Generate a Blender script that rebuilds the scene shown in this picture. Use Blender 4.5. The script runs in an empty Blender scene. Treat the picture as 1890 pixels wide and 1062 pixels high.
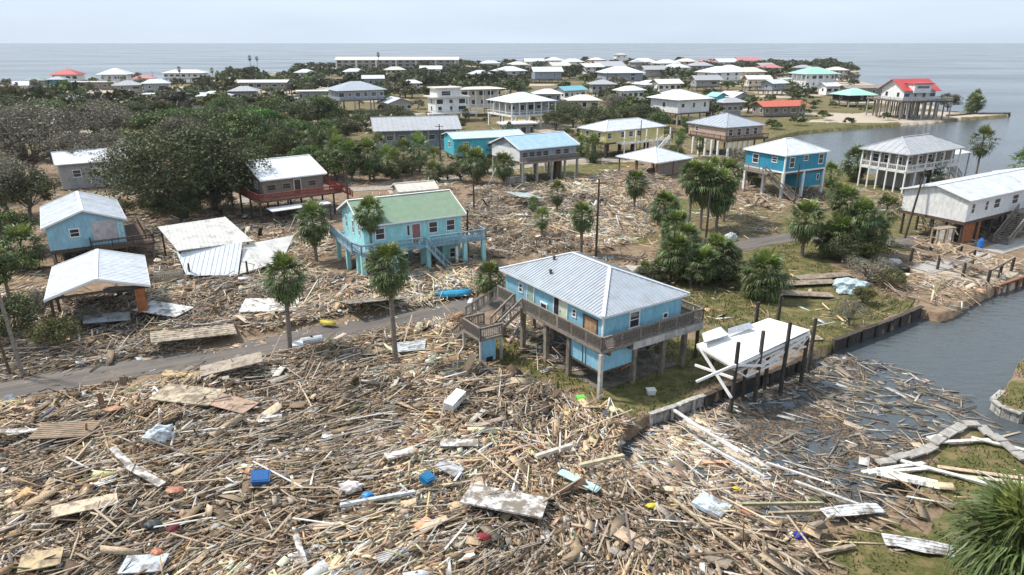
import bpy, math, random
import numpy as np
from mathutils import Vector, Matrix
R = math.radians
random.seed(7); rng = np.random.default_rng(11)
S = bpy.context.scene
COL = S.collection

# ------------------------------------------------------------------ camera
H, F, PITCH = 24.0, 1280.0, math.atan((531 - 79.5) / 1280.0)
cd = bpy.data.cameras.new('camera'); cam = bpy.data.objects.new('camera', cd); COL.objects.link(cam)
cd.sensor_width = 36; cd.lens = 36 * F / 1890; cd.clip_start = 0.5; cd.clip_end = 90000
cam.location = (0, 0, H); cam.rotation_euler = (R(90) - PITCH, 0, 0)
S.camera = cam

# ------------------------------------------------------------------ world, sun, exposure
SUN_EL, SUN_AZ = 52, -72          # azimuth measured from the view direction, negative = left
wd = bpy.data.worlds.new('World'); S.world = wd; wd.use_nodes = True
nt = wd.node_tree; nt.nodes.clear()
out = nt.nodes.new('ShaderNodeOutputWorld'); bg = nt.nodes.new('ShaderNodeBackground')
sky = nt.nodes.new('ShaderNodeTexSky'); sky.sky_type = 'NISHITA'; sky.sun_disc = False
sky.sun_elevation = R(SUN_EL); sky.sun_rotation = R(SUN_AZ); sky.dust_density = 1.2; sky.air_density = 1.0
tc = nt.nodes.new('ShaderNodeTexCoord'); mp = nt.nodes.new('ShaderNodeMapping'); mp.inputs['Scale'].default_value = (1.2, 1.2, 7)
nz = nt.nodes.new('ShaderNodeTexNoise'); nz.inputs['Scale'].default_value = 1.6; nz.inputs['Detail'].default_value = 5; nz.inputs['Roughness'].default_value = .5
cr = nt.nodes.new('ShaderNodeValToRGB'); cr.color_ramp.elements[0].position = .36; cr.color_ramp.elements[1].position = .66
cr.color_ramp.elements[0].color = (.8, .8, .8, 1); cr.color_ramp.elements[1].color = (1, 1, 1, 1)
mx = nt.nodes.new('ShaderNodeMix'); mx.data_type = 'RGBA'
mc = nt.nodes.new('ShaderNodeMix'); mc.data_type = 'RGBA'; mc.inputs[6].default_value = (6.2, 8.7, 11.7, 1); mc.inputs[7].default_value = (8.7, 10.0, 11.7, 1)        # cloud, same physical scale as the sky texture
L = nt.links.new
L(tc.outputs['Generated'], mp.inputs['Vector']); L(mp.outputs[0], nz.inputs['Vector']); L(nz.outputs['Fac'], cr.inputs['Fac'])
L(cr.outputs[0], mx.inputs[0]); L(cr.outputs[0], mc.inputs[0]); L(mc.outputs[2], mx.inputs[7]); L(sky.outputs[0], mx.inputs[6]); L(mx.outputs[2], bg.inputs['Color'])
bg.inputs['Strength'].default_value = .073; L(bg.outputs[0], out.inputs['Surface'])
sl = bpy.data.lights.new('sun', 'SUN'); sl.energy = 4.3; sl.angle = R(5.0); sl.color = (1, .94, .85)
so = bpy.data.objects.new('sun', sl); COL.objects.link(so)
sd = Vector((math.sin(R(SUN_AZ)) * math.cos(R(SUN_EL)), math.cos(R(SUN_AZ)) * math.cos(R(SUN_EL)), math.sin(R(SUN_EL))))
so.rotation_euler = sd.to_track_quat('Z', 'Y').to_euler(); so.location = (-60, 0, 90)
S.view_settings.view_transform = 'Standard'; S.view_settings.look = 'None'; S.view_settings.exposure = 0.34; S.view_settings.gamma = 1
S.view_settings.use_curve_mapping = False
S.cycles.max_bounces = 6; S.cycles.transparent_max_bounces = 4; S.cycles.caustics_reflective = False

# ------------------------------------------------------------------ survey: a photo point standing at height z -> world x, y
def P(px, py, z=0.0):
    dx = (px - 945) / F; dy = (531 - py) / F
    y = math.cos(PITCH) + dy * math.sin(PITCH); zz = -math.sin(PITCH) + dy * math.cos(PITCH)
    t = (z - H) / zz
    return (dx * t, y * t)
def poly(pts, z=0): return [P(p[0], p[1], z) if len(p) == 2 else (p[0], p[1]) for p in pts]   # 3-tuples are world metres
def inside(X, Y, pg):
    r = np.zeros(X.shape, bool); n = len(pg)
    for i in range(n):
        x0, y0 = pg[i]; x1, y1 = pg[(i + 1) % n]
        if y0 == y1: continue
        c = ((y0 > Y) != (y1 > Y)) & (X < (x1 - x0) * (Y - y0) / (y1 - y0) + x0)
        r ^= c
    return r
_T = np.random.default_rng(3).random((256, 256))
def vnoise(X, Y, s, o=0):
    x = X / s + 37.3 * o; y = Y / s + 11.7 * o
    xi = np.floor(x).astype(int); yi = np.floor(y).astype(int); fx = x - xi; fy = y - yi
    fx = fx * fx * (3 - 2 * fx); fy = fy * fy * (3 - 2 * fy)
    a = _T[xi % 256, yi % 256]; b = _T[(xi + 1) % 256, yi % 256]; c = _T[xi % 256, (yi + 1) % 256]; d = _T[(xi + 1) % 256, (yi + 1) % 256]
    return (a * (1 - fx) + b * fx) * (1 - fy) + (c * (1 - fx) + d * fx) * fy
def fbm(X, Y, s, o=0): return .55 * vnoise(X, Y, s, o) + .3 * vnoise(X, Y, s / 2.1, o + 1) + .15 * vnoise(X, Y, s / 4.3, o + 2)

# ------------------------------------------------------------------ materials
MATS = {}
def srgb(r, g, b): return tuple(((c / 255) / 12.92 if c / 255 <= .04045 else ((c / 255 + .055) / 1.055) ** 2.4) for c in (r, g, b))
def mat(name, col, rough=.7, n=8.0, amt=.18, col2=None, bump=.0, bscale=None, metal=0, vary=0.0, stretch=(1, 1, 1), spec=.4, coarse=0.0, dirt=None, attr=None, trans=0):
    if name in MATS: return MATS[name]
    m = bpy.data.materials.new(name); m.use_nodes = True; t = m.node_tree; b = t.nodes['Principled BSDF']; l = t.links.new
    b.inputs['Roughness'].default_value = rough; b.inputs['Metallic'].default_value = metal; b.inputs['Specular IOR Level'].default_value = spec
    c = t.nodes.new('ShaderNodeTexCoord'); mp = t.nodes.new('ShaderNodeMapping'); mp.inputs['Scale'].default_value = stretch; l(c.outputs['Object'], mp.inputs[0])
    z = t.nodes.new('ShaderNodeTexNoise'); z.inputs['Scale'].default_value = n; z.inputs['Detail'].default_value = 4; z.inputs['Roughness'].default_value = .65; l(mp.outputs[0], z.inputs['Vector'])
    x = t.nodes.new('ShaderNodeMix'); x.data_type = 'RGBA'
    c2 = col2 or tuple(v * (1 - 2.2 * amt) for v in col); c1 = col if col2 else tuple(min(1, v * (1 + amt)) for v in col)
    x.inputs[6].default_value = (*c1, 1); x.inputs[7].default_value = (*c2, 1)
    r = t.nodes.new('ShaderNodeMapRange'); r.inputs[1].default_value = .3; r.inputs[2].default_value = .72; l(z.outputs['Fac'], r.inputs[0]); l(r.outputs[0], x.inputs[0])
    cur = x.outputs[2]
    if attr:
        a = t.nodes.new('ShaderNodeAttribute'); a.attribute_name = attr
        y = t.nodes.new('ShaderNodeMix'); y.data_type = 'RGBA'; y.blend_type = 'MULTIPLY'; y.inputs[0].default_value = 1
        l(a.outputs['Color'], y.inputs[6]); l(cur, y.inputs[7]); cur = y.outputs[2]
    if dirt:
        z2 = t.nodes.new('ShaderNodeTexNoise'); z2.inputs['Scale'].default_value = dirt[1]; z2.inputs['Detail'].default_value = 6; z2.inputs['Roughness'].default_value = .75; l(mp.outputs[0] if (stretch[2] < 1) else c.outputs['Object'], z2.inputs['Vector'])
        r2 = t.nodes.new('ShaderNodeMapRange'); r2.inputs[1].default_value = dirt[2]; r2.inputs[2].default_value = dirt[2] + .12; r2.inputs[4].default_value = dirt[3]; l(z2.outputs['Fac'], r2.inputs[0])
        y = t.nodes.new('ShaderNodeMix'); y.data_type = 'RGBA'; l(r2.outputs[0], y.inputs[0]); l(cur, y.inputs[6]); y.inputs[7].default_value = (*dirt[0], 1); cur = y.outputs[2]
    if vary:
        o = t.nodes.new('ShaderNodeObjectInfo'); hs = t.nodes.new('ShaderNodeHueSaturation'); l(cur, hs.inputs['Color'])
        q = t.nodes.new('ShaderNodeMapRange'); q.inputs[3].default_value = 1 - vary; q.inputs[4].default_value = 1 + vary; l(o.outputs['Random'], q.inputs[0]); l(q.outputs[0], hs.inputs['Value'])
        q2 = t.nodes.new('ShaderNodeMapRange'); q2.inputs[3].default_value = .5 - vary * .09; q2.inputs[4].default_value = .5 + vary * .05; l(o.outputs['Random'], q2.inputs[0]); l(q2.outputs[0], hs.inputs['Hue'])
        cur = hs.outputs[0]
    l(cur, b.inputs['Base Color'])
    if bump:
        bp = t.nodes.new('ShaderNodeBump'); bp.inputs['Strength'].default_value = bump; bp.inputs['Distance'].default_value = .05
        z3 = t.nodes.new('ShaderNodeTexNoise'); z3.inputs['Scale'].default_value = bscale or n * 2; z3.inputs['Detail'].default_value = 3; l(mp.outputs[0], z3.inputs['Vector'])
        l(z3.outputs['Fac'], bp.inputs['Height']); l(bp.outputs[0], b.inputs['Normal'])
    if trans:
        tr = t.nodes.new('ShaderNodeBsdfTranslucent'); ms = t.nodes.new('ShaderNodeMixShader'); ms.inputs[0].default_value = trans
        l(cur, tr.inputs['Color']); l(b.outputs[0], ms.inputs[1]); l(tr.outputs[0], ms.inputs[2]); l(ms.outputs[0], t.nodes['Material Output'].inputs['Surface'])
    MATS[name] = m; return m
GRIME = (.16, .14, .12)
def paint(name, c, d=.60, k=.5):
    if name in MATS: return MATS[name]
    m = mat(name, c, .6, 3, .12, stretch=(1, 1, .35), dirt=(tuple(v * .4 + .03 for v in c), 1.3, d - .07, k + .15), vary=.03); t = m.node_tree; b = t.nodes['Principled BSDF']
    c_ = t.nodes.new('ShaderNodeTexCoord'); w = t.nodes.new('ShaderNodeTexWave'); w.wave_type = 'BANDS'; w.bands_direction = 'Z'; w.wave_profile = 'SAW'; w.inputs['Scale'].default_value = 1.45; bp = t.nodes.new('ShaderNodeBump'); bp.inputs['Strength'].default_value = .55; bp.inputs['Distance'].default_value = .03
    t.links.new(c_.outputs['Object'], w.inputs['Vector']); t.links.new(w.outputs['Fac'], bp.inputs['Height']); t.links.new(bp.outputs[0], b.inputs['Normal']); return m
def metalroof(name, c, k=.35): return mat(name, c, .42, 1.2, .07, vary=.05, dirt=((.32, .29, .25), .9, .52, k + .1), spec=.5, bump=.12, bscale=3)
wood_grey = mat('weathered_grey_wood', (.27, .235, .2), .85, 6, .3, stretch=(1, 1, 2), vary=.12)
wood_brown = mat('dark_brown_wood', (.12, .085, .06), .85, 6, .3, vary=.15)
wood_tan = mat('tan_wood', (.38, .29, .2), .8, 6, .25, vary=.15)
piling_m = mat('piling_wood', (.23, .195, .16), .85, 4, .3, stretch=(1, 1, .4), vary=.18)
dark_pile = mat('dark_piling', (.07, .058, .048), .8, 4, .3, stretch=(1, 1, .4), vary=.18)
white_paint = paint('white_paint', (.78, .78, .77), .66, .35)
trim_white = mat('white_trim', (.8, .8, .79), .6, 4, .05)
glass = mat('window_glass', (.035, .045, .055), .08, 2, .3, spec=.8)
concrete = mat('concrete', (.36, .34, .31), .85, 2.5, .2, bump=.2, vary=.06)
soffit = mat('soffit_board', (.35, .33, .3), .8, 5, .15)  # even grey-brown board colour for the roof undersides
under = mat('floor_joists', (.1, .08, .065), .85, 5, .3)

# ------------------------------------------------------------------ mesh helpers
def tag(o, label=None, cat=None, group=None, kind=None):
    if label: o['label'] = label
    if cat: o['category'] = cat
    if group: o['group'] = group
    if kind: o['kind'] = kind
    return o
def empty(name, x, y, z=0, rz=0, label=None, cat=None, group=None):
    o = bpy.data.objects.new(name, None); COL.objects.link(o); o.location = (x, y, z); o.rotation_euler = (0, 0, rz); o.empty_display_size = .3
    return tag(o, label, cat, group)
def mobj(name, me, parent=None, loc=None):
    o = bpy.data.objects.new(name, me); COL.objects.link(o)
    if parent: o.parent = parent
    if loc: o.location = loc
    return o
class MB:
    def __init__(s): s.v = []; s.f = []; s.mi = []
    def add(s, vs, fs, mi=0):
        k = len(s.v); s.v += [tuple(v) for v in vs]; s.f += [tuple(i + k for i in f) for f in fs]; s.mi += [mi] * len(fs); return s
    def box(s, x0, y0, z0, x1, y1, z1, mi=0):
        return s.add([(x0, y0, z0), (x1, y0, z0), (x1, y1, z0), (x0, y1, z0), (x0, y0, z1), (x1, y0, z1), (x1, y1, z1), (x0, y1, z1)],
                     [(0, 3, 2, 1), (4, 5, 6, 7), (0, 1, 5, 4), (1, 2, 6, 5), (2, 3, 7, 6), (3, 0, 4, 7)], mi)
    def beam(s, a, b, w=.1, h=.1, up=(0, 0, 1), mi=0):
        a = Vector(a); b = Vector(b); d = (b - a).normalized(); u = Vector(up)
        if abs(d.dot(u)) > .97: u = Vector((1, 0, 0))
        r = d.cross(u).normalized() * w / 2; q = r.cross(d).normalized() * h / 2
        vs = [a - r - q, a + r - q, a + r + q, a - r + q, b - r - q, b + r - q, b + r + q, b - r + q]
        return s.add(vs, [(0, 1, 2, 3), (7, 6, 5, 4), (0, 4, 5, 1), (1, 5, 6, 2), (2, 6, 7, 3), (3, 7, 4, 0)], mi)
    def tube(s, pts, rad, n=8, mi=0):
        k = []; 
        for i, (p, r) in enumerate(zip(pts, rad)):
            p = Vector(p); d = (Vector(pts[min(i + 1, len(pts) - 1)]) - Vector(pts[max(i - 1, 0)])).normalized()
            u = Vector((1, 0, 0)) if abs(d.x) < .9 else Vector((0, 1, 0)); a = d.cross(u).normalized(); b = d.cross(a)
            k.append([p + (a * math.cos(2 * math.pi * j / n) + b * math.sin(2 * math.pi * j / n)) * r for j in range(n)])
        vs = [v for ring in k for v in ring]; fs = []
        for i in range(len(k) - 1):
            for j in range(n): fs.append((i * n + j, i * n + (j + 1) % n, (i + 1) * n + (j + 1) % n, (i + 1) * n + j))
        fs.append(tuple(range(n))[::-1]); fs.append(tuple((len(k) - 1) * n + j for j in range(n)))
        return s.add(vs, fs, mi)
    def prism(s, top, n, t, mi=0):
        top = [Vector(p) for p in top]; n = Vector(n) * t; m = len(top); vs = top + [p - n for p in top]
        return s.add(vs, [tuple(range(m)), tuple(range(2 * m - 1, m - 1, -1))] + [(i, i + m, (i + 1) % m + m, (i + 1) % m) for i in range(m)], mi)
    def mesh(s, name, mats):
        me = bpy.data.meshes.new(name); me.from_pydata(s.v, [], s.f)
        for m in (mats if isinstance(mats, (list, tuple)) else [mats]): me.materials.append(m)
        if any(s.mi): me.polygons.foreach_set('material_index', s.mi)
        me.update(); return me
    def build(s, name, mats, parent=None, **k): return tag(mobj(name, s.mesh(name, mats), parent), **k)

def clip(pg, a, lo=True):
    o = []; n = len(pg)
    for i in range(n):
        p = pg[i]; q = pg[(i + 1) % n]; ip = (p[0] >= a) if lo else (p[0] <= a); iq = (q[0] >= a) if lo else (q[0] <= a)
        if ip: o.append(p)
        if ip != iq:
            t = (a - p[0]) / (q[0] - p[0]); o.append((a, p[1] + t * (q[1] - p[1])))
    return o
def roof_face(face, w, parent, m, parts=True, name='roof_panel', thick=.05, ribs=1, coll=None):
    """cut a roof plane (first edge = eave) into metal sheets that run up the slope, each with raised seams"""
    f = [Vector(p) for p in face]; e = (f[1] - f[0]).normalized(); n = e.cross(f[-1] - f[0]).normalized()
    if n.z < 0: n = -n
    t = n.cross(e)
    if t.dot(f[-1] - f[0]) < 0: t = -t
    uv = [((p - f[0]).dot(e), (p - f[0]).dot(t)) for p in f]; s0 = min(u for u, v in uv); s1 = max(u for u, v in uv)
    k = max(1, round((s1 - s0) / w)); st = (s1 - s0) / k
    mb = coll or MB()
    for i in range(k):
        a = s0 + i * st; b = a + st; pg = clip(clip(uv, a, True), b, False)
        if len(pg) < 3: continue
        if parts: mb = MB()
        wob = random.uniform(-.006, .006) if parts else 0
        P3 = lambda q, up=0: f[0] + e * q[0] + t * q[1] + n * up
        mb.prism([P3(q, wob) for q in pg], n, thick)
        for j in range(ribs):
            aa = a + st * (j + .06) / ribs; vv = [q for q in clip(clip(uv, aa - .02, True), aa + .02, False)]
            if len(vv) < 3: continue
            t0 = min(q[1] for q in vv) + .01; t1 = max(q[1] for q in vv) - .02
            if t1 - t0 > .1: mb.beam(P3((aa, t0), .02 + wob), P3((aa, t1), .02 + wob), .05 if j == 0 else .035, .05 if j == 0 else .035, up=n)
        if parts: mb.build(name, m, parent)
    return mb
def hip_planes(x0, y0, x1, y1, ze, zr):
    w = x1 - x0; l = y1 - y0; h = min(w, l) / 2
    if w <= l: r0 = ((x0 + x1) / 2, y0 + h, zr); r1 = ((x0 + x1) / 2, y1 - h + 1e-4, zr)
    else: r0 = (x0 + h, (y0 + y1) / 2, zr); r1 = (x1 - h + 1e-4, (y0 + y1) / 2, zr)
    A = (x0, y0, ze); B = (x1, y0, ze); C = (x1, y1, ze); D = (x0, y1, ze)
    if w <= l: return [[A, B, r0], [B, C, r1, r0], [C, D, r1], [D, A, r0, r1]], [(A, r0), (B, r0), (C, r1), (D, r1), (r0, r1)]
    return [[A, B, r1, r0], [B, C, r1], [C, D, r0, r1], [D, A, r0]], [(A, r0), (B, r1), (C, r1), (D, r0), (r0, r1)]
def gable_planes(x0, y0, x1, y1, ze, zr, ax, off=.5):
    if ax == 'x':
        ym = y0 + (y1 - y0) * off; r0 = (x0, ym, zr); r1 = (x1, ym, zr)
        return [[(x0, y0, ze), (x1, y0, ze), r1, r0], [(x1, y1, ze), (x0, y1, ze), r0, r1]], [(r0, r1)]
    xm = x0 + (x1 - x0) * off; r0 = (xm, y0, zr); r1 = (xm, y1, zr)
    return [[(x1, y0, ze), (x1, y1, ze), r1, r0], [(x0, y1, ze), (x0, y0, ze), r0, r1]], [(r0, r1)]

class House:
    """local frame: origin under the roof corner nearest the camera, +x along the right-hand side, +y along the left-hand side"""
    def __init__(s, name, label, B=None, C=None, ze=6, W=None, Ld=10, cat='house', group=None, at=None, yaw=None):
        if at: (bx, by), s.yaw = at, yaw
        else:
            b = P(*B, ze); c = P(*C, ze); s.yaw = math.atan2(c[1] - b[1], c[0] - b[0]) if yaw is None else yaw
            bx, by = b; W = W or math.hypot(c[0] - b[0], c[1] - b[1])
        s.W, s.L, s.ze = W, Ld, ze; s.root = empty(name, bx, by, 0, s.yaw, label, cat, group); s.x, s.y = bx, by
    def w(s, lx, ly): c, q = math.cos(s.yaw), math.sin(s.yaw); return (s.x + lx * c - ly * q, s.y + lx * q + ly * c)
    def roof(s, kind, rise, m, ax='x', panel=.9, parts=True, ribs=2, box=None, ze=None, capm=None, off=.5, trim=True):
        x0, y0, x1, y1 = box or (0, 0, s.W, s.L); ze = ze or s.ze
        pl, caps = hip_planes(x0, y0, x1, y1, ze, ze + rise) if kind == 'hip' else gable_planes(x0, y0, x1, y1, ze, ze + rise, ax, off)
        base = MB()
        for f in pl:
            v = [Vector(p) - Vector((0, 0, .06)) for p in f]; n = (v[1] - v[0]).cross(v[-1] - v[0]).normalized()
            if n.z < 0: n = -n
            base.prism(v, n, .08)
        r = base.build('roof', soffit, s.root)
        if parts:
            for f in pl: roof_face(f, panel, r, m, True, ribs=ribs)
        else:
            mb = MB()
            for f in pl: roof_face(f, panel, r, m, False, ribs=ribs, coll=mb)
            mb.build('roof_sheeting', m, r)
        if trim:
            c = MB()
            for a, b in caps: c.beam(Vector(a) + Vector((0, 0, .03)), Vector(b) + Vector((0, 0, .03)), .28, .07)
            if kind == 'gable':
                for f in pl:
                    c.beam(f[1], f[2], .06, .2); c.beam(f[0], f[-1], .06, .2)
            for f in pl: 
                a, b = Vector(f[0]), Vector(f[1]); c.beam(a - Vector((0, 0, .08)), b - Vector((0, 0, .08)), .06, .16)
            c.build('roof_trim', capm or m, r)
        return r
    def walls(s, m, zf, inset=.45, box=None, gable=None, rise=0, ze=None, name='wall', off=.5):
        x0, y0, x1, y1 = box or (inset, inset, s.W - inset, s.L - inset); z1 = (ze or s.ze) - .04; mb = MB()
        if gable:
            W0, L0 = (s.W, s.L)
            if gable == 'x':
                k = rise * (inset / (L0 / 2)) * (.5 / off if off < .5 else 1); z1 = z1 + k - .12; ym = L0 * off; zr = (ze or s.ze) + rise - .2
                top = [(x0, y0, z1), (x0, ym, zr), (x0, y1, z1)]; pr = [(x0, y0, zf)] + top + [(x0, y1, zf)]
                vs = pr + [(x1, p[1], p[2]) for p in pr]
            else:
                k = rise * (inset / (W0 / 2)); z1 = z1 + k - .12; xm = W0 * off; zr = (ze or s.ze) + rise - .2
                pr = [(x0, y0, zf), (x0, y0, z1), (xm, y0, zr), (x1, y0, z1), (x1, y0, zf)]
                vs = pr + [(p[0], y1, p[2]) for p in pr]
            mb.add(vs, [(0, 1, 2, 3, 4), (9, 8, 7, 6, 5)] + [(i, (i + 1) % 5 + 0, (i + 1) % 5 + 5, i + 5) for i in range(5)])
        else: mb.box(x0, y0, zf, x1, y1, z1)
        s.box = (x0, y0, x1, y1); return mb.build(name, m, s.root)
    def pt(s, face, a, z, d=0, box=None):
        x0, y0, x1, y1 = box or s.box
        return {'x0': (x0 - d, a, z), 'y0': (a, y0 - d, z), 'x1': (x1 + d, a, z), 'y1': (a, y1 + d, z)}[face]
    def window(s, face, a, z, w=.9, h=1.2, box=None, frame=None, pane=None, mull=True, name='window'):
        q = lambda u, v, d: s.pt(face, a + u, z + v, d, box); up = (0, 0, 1); f = MB(); t = .09 if w > .6 else .06
        for vz in (-h / 2, h / 2): f.beam(q(-w / 2 - t, vz, .03), q(w / 2 + t, vz, .03), .07, t * 1.3)
        for uu in (-w / 2, w / 2): f.beam(q(uu, -h / 2, .03), q(uu, h / 2, .03), t if face[0] == 'y' else t, .07, up=(0, 0, 1)) if False else f.beam(q(uu, -h / 2, .03), q(uu, h / 2, .03), .08, .08)
        if mull: f.beam(q(-w / 2, 0, .025), q(w / 2, 0, .025), .05, .05)
        fo = f.build(name, frame or trim_white, s.root)
        g = MB(); g.beam(q(-w / 2, 0, .008), q(w / 2, 0, .008), .02, h); g.build('pane', pane or glass, fo); return fo
    def door(s, face, a, zf, w=.95, h=2.05, m=None, box=None):
        q = lambda u, v, d: s.pt(face, a + u, zf + v, d, box); f = MB()
        f.beam(q(-w / 2, h / 2, .02), q(w / 2, h / 2, .02), .05, h); d = f.build('door', m or white_paint, s.root)
        t = MB(); 
        for uu in (-w / 2 - .05, w / 2 + .05): t.beam(q(uu, 0, .03), q(uu, h, .03), .08, .08)
        t.beam(q(-w / 2 - .09, h + .04, .03), q(w / 2 + .09, h + .04, .03), .08, .1); t.build('door_frame', trim_white, d)
        k = MB(); k.beam(q(w * .36, h * .47, .05), q(w * .36 + .1, h * .47, .05), .06, .06); k.build('handle', dark_pile, d)
    def piles(s, pts, z1, m=None, r=.15, square=False, z0=-.4):
        for (x, y) in pts:
            mb = MB()
            if square: mb.box(x - r, y - r, z0, x + r, y + r, z1)
            else: mb.tube([(x + random.uniform(-.03, .03), y, z0), (x, y, z1)], [r * 1.05, r * .92], 8)
            mb.build('piling', m or piling_m, s.root)
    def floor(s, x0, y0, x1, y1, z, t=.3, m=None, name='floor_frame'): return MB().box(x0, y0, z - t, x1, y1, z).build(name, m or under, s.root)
    def rail(s, pts, m=None, h=.95, sp=.2, post=1.8, solid=False, parent=None):
        mb = MB(); tm = m or wood_grey
        for a, b in zip(pts, pts[1:]):
            a = Vector(a); b = Vector(b); ln = (b - a).length; U = Vector((0, 0, 1))
            mb.beam(a + U * h, b + U * h, .14, .05); mb.beam(a + U * (h - .12), b + U * (h - .12), .05, .09); mb.beam(a + U * .12, b + U * .12, .05, .09)
            k = max(1, round(ln / post))
            for i in range(k + 1): p = a.lerp(b, i / k); mb.beam(p - U * .1, p + U * (h + .03), .11, .11)
            if sp:
                k = int(ln / sp)
                for i in range(k): p = a.lerp(b, (i + .5) / k); mb.beam(p + U * .1, p + U * (h - .1), .05 if not solid else sp * .8, .035 if not solid else .03, up=(b - a).normalized())
        return mb.build('railing', tm, parent or s.root)
    def stair(s, top, bot, w=1.1, m=None, rails=True, name='staircase'):
        a = Vector(top); b = Vector(bot); d = Vector((b.x - a.x, b.y - a.y, 0)); n = max(3, round((a.z - b.z) / .19)); sd = Vector((-d.y, d.x, 0)).normalized() * w / 2
        mb = MB(); mb.beam(a + sd, b + sd, .06, .28); mb.beam(a - sd, b - sd, .06, .28)
        so_ = mb.build(name, m or wood_grey, s.root)
        for i in range(n): p = a.lerp(b, (i + .5) / n); MB().beam(p - sd, p + sd, .27, .045).build('tread', m or wood_grey, so_)
        if rails:
            for q in (sd, -sd): s.rail([a + q, b + q], m, sp=.35, post=1.6, parent=so_)
        return so_

# ------------------------------------------------------------------ the lie of the land
LAND = poly([(-900, 172), (-200, 165), (0, 160), (100, 155), (250, 151), (400, 150), (450, 138), (560, 131), (620, 125), (700, 121), (850, 117), (1000, 115), (1150, 112), (1400, 110), (1500, 117),
    (1592, 131), (1560, 143), (1625, 158), (1640, 178), (1720, 190), (1740, 204), (1800, 208), (1866, 210), (1850, 214), (1770, 219), (1740, 223), (1660, 229), (1560, 236), (1480, 243), (1440, 252), (1412, 262),
    (1440, 275), (1500, 292), (1560, 312), (1640, 322), (1760, 325), (1830, 327), (1900, 326), (2400, 345), (2500, 520), (1960, 500), (1890, 517), (1838, 532), (1800, 552), (1765, 575), (1738, 583), (1701, 572),
    (1640, 598), (1590, 615), (1540, 634), (1500, 652), (1470, 668), (1420, 690), (1370, 700), (1310, 728), (1277, 741), (1250, 752), (1199, 768), (1150, 800), (1138, 850), (1165, 885), (1240, 905), (1330, 940), (1400, 965), (1480, 972),
    (1560, 955), (1640, 935), (1705, 895), (1650, 872), (1612, 860), (1700, 836), (1772, 786), (1806, 786), (1850, 818), (1890, 845), (2100, 930), (2400, 1000)]) + [(200, 20), (200, -60), (-200, -60), (-400, 60), (-500, 200)]
ISLE = poly([(1832, 738), (1850, 722), (1862, 700), (1880, 672), (1905, 655), (2300, 640), (2500, 760), (2300, 850), (1950, 785), (1885, 762)])
DEB = {  # debris zones: polygon, pieces per m2, heap height, mean piece length
 'near': (poly([(-60, 760), (120, 735), (300, 712), (420, 692), (560, 655), (700, 622), (850, 590), (880, 640), (885, 690), (960, 690), (1010, 716), (1060, 748), (1120, 765), (1190, 790), (1150, 830), (1160, 880), (1240, 905), (1330, 940), (1400, 965), (1480, 975), (1500, 1000), (1470, 1120), (-60, 1120)]), 29, .95, .92),
 'road_left': (poly([(-60, 715), (-60, 660), (60, 600), (110, 590), (130, 560), (250, 545), (300, 480), (430, 500), (560, 480), (620, 520), (700, 515), (780, 480), (880, 480), (890, 540), (760, 570), (640, 583), (540, 605), (420, 628), (300, 655), (180, 672), (60, 695)]), 19, .95, 1.15),
 'middle': (poly([(850, 395), (870, 350), (940, 345), (1040, 340), (1120, 320), (1240, 335), (1250, 360), (1200, 400), (1200, 440), (1150, 455), (1100, 470), (1060, 462), (990, 480), (880, 478), (845, 440)]), 10, 1.0, 1.25),
 'back_left': (poly([(230, 470), (235, 400), (440, 385), (470, 420), (600, 400), (620, 470), (560, 480), (480, 470), (330, 480)]), 7, .7, 1.3),
 'lawn': (poly([(1200, 540), (1290, 500), (1500, 500), (1700, 480), (1840, 470), (1840, 525), (1760, 570), (1690, 560), (1540, 625), (1300, 700), (1290, 600)]), .55, .05, 1.5),
 'dock': (poly([(1640, 470), (1700, 440), (1860, 470), (1890, 510), (1830, 535), (1760, 575), (1700, 560), (1620, 540), (1590, 500)]), 3.0, .25, 1.5),
 'east': (poly([(1190, 400), (1360, 380), (1450, 385), (1460, 420), (1360, 450), (1200, 470)]), 2.0, .3, 1.5),
 'point': (poly([(1480, 975), (1560, 955), (1640, 935), (1700, 895), (1740, 900), (1700, 960), (1560, 1000), (1500, 1120), (1440, 1120)]), 5, .25, 1.5),
 'point2': (poly([(1650, 870), (1890, 850), (1890, 1120), (1500, 1120), (1560, 1000), (1700, 960)]), .35, .02, 1.6),
 'far': (poly([(560, 330), (900, 290), (1000, 330), (860, 350), (700, 350)]), 1.5, .2, 1.6),
 'far_east': (poly([(1270, 330), (1360, 330), (1480, 375), (1560, 350), (1680, 360), (1690, 400), (1560, 390), (1380, 390)]), 2.2, .4, 1.6),
 'yards': (poly([(60, 480), (100, 335), (330, 330), (450, 370), (620, 372), (760, 352), (850, 330), (850, 400), (600, 400), (440, 385), (235, 400), (230, 480)]), 3.2, .35, 1.3),
 'settlement': (poly([(0, 335), (300, 250), (500, 232), (1300, 232), (1400, 300), (1240, 330), (1000, 285), (760, 320), (560, 335)]), .3, .05, 1.9),
 'behind': (poly([(930, 610), (880, 500), (1000, 480), (1200, 470), (1250, 520), (1200, 590)]), 3, .2, 1.2),
 'west': (poly([(-60, 660), (-60, 520), (30, 470), (110, 540), (110, 600)]), 4, .5, 1.4)}
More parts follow.
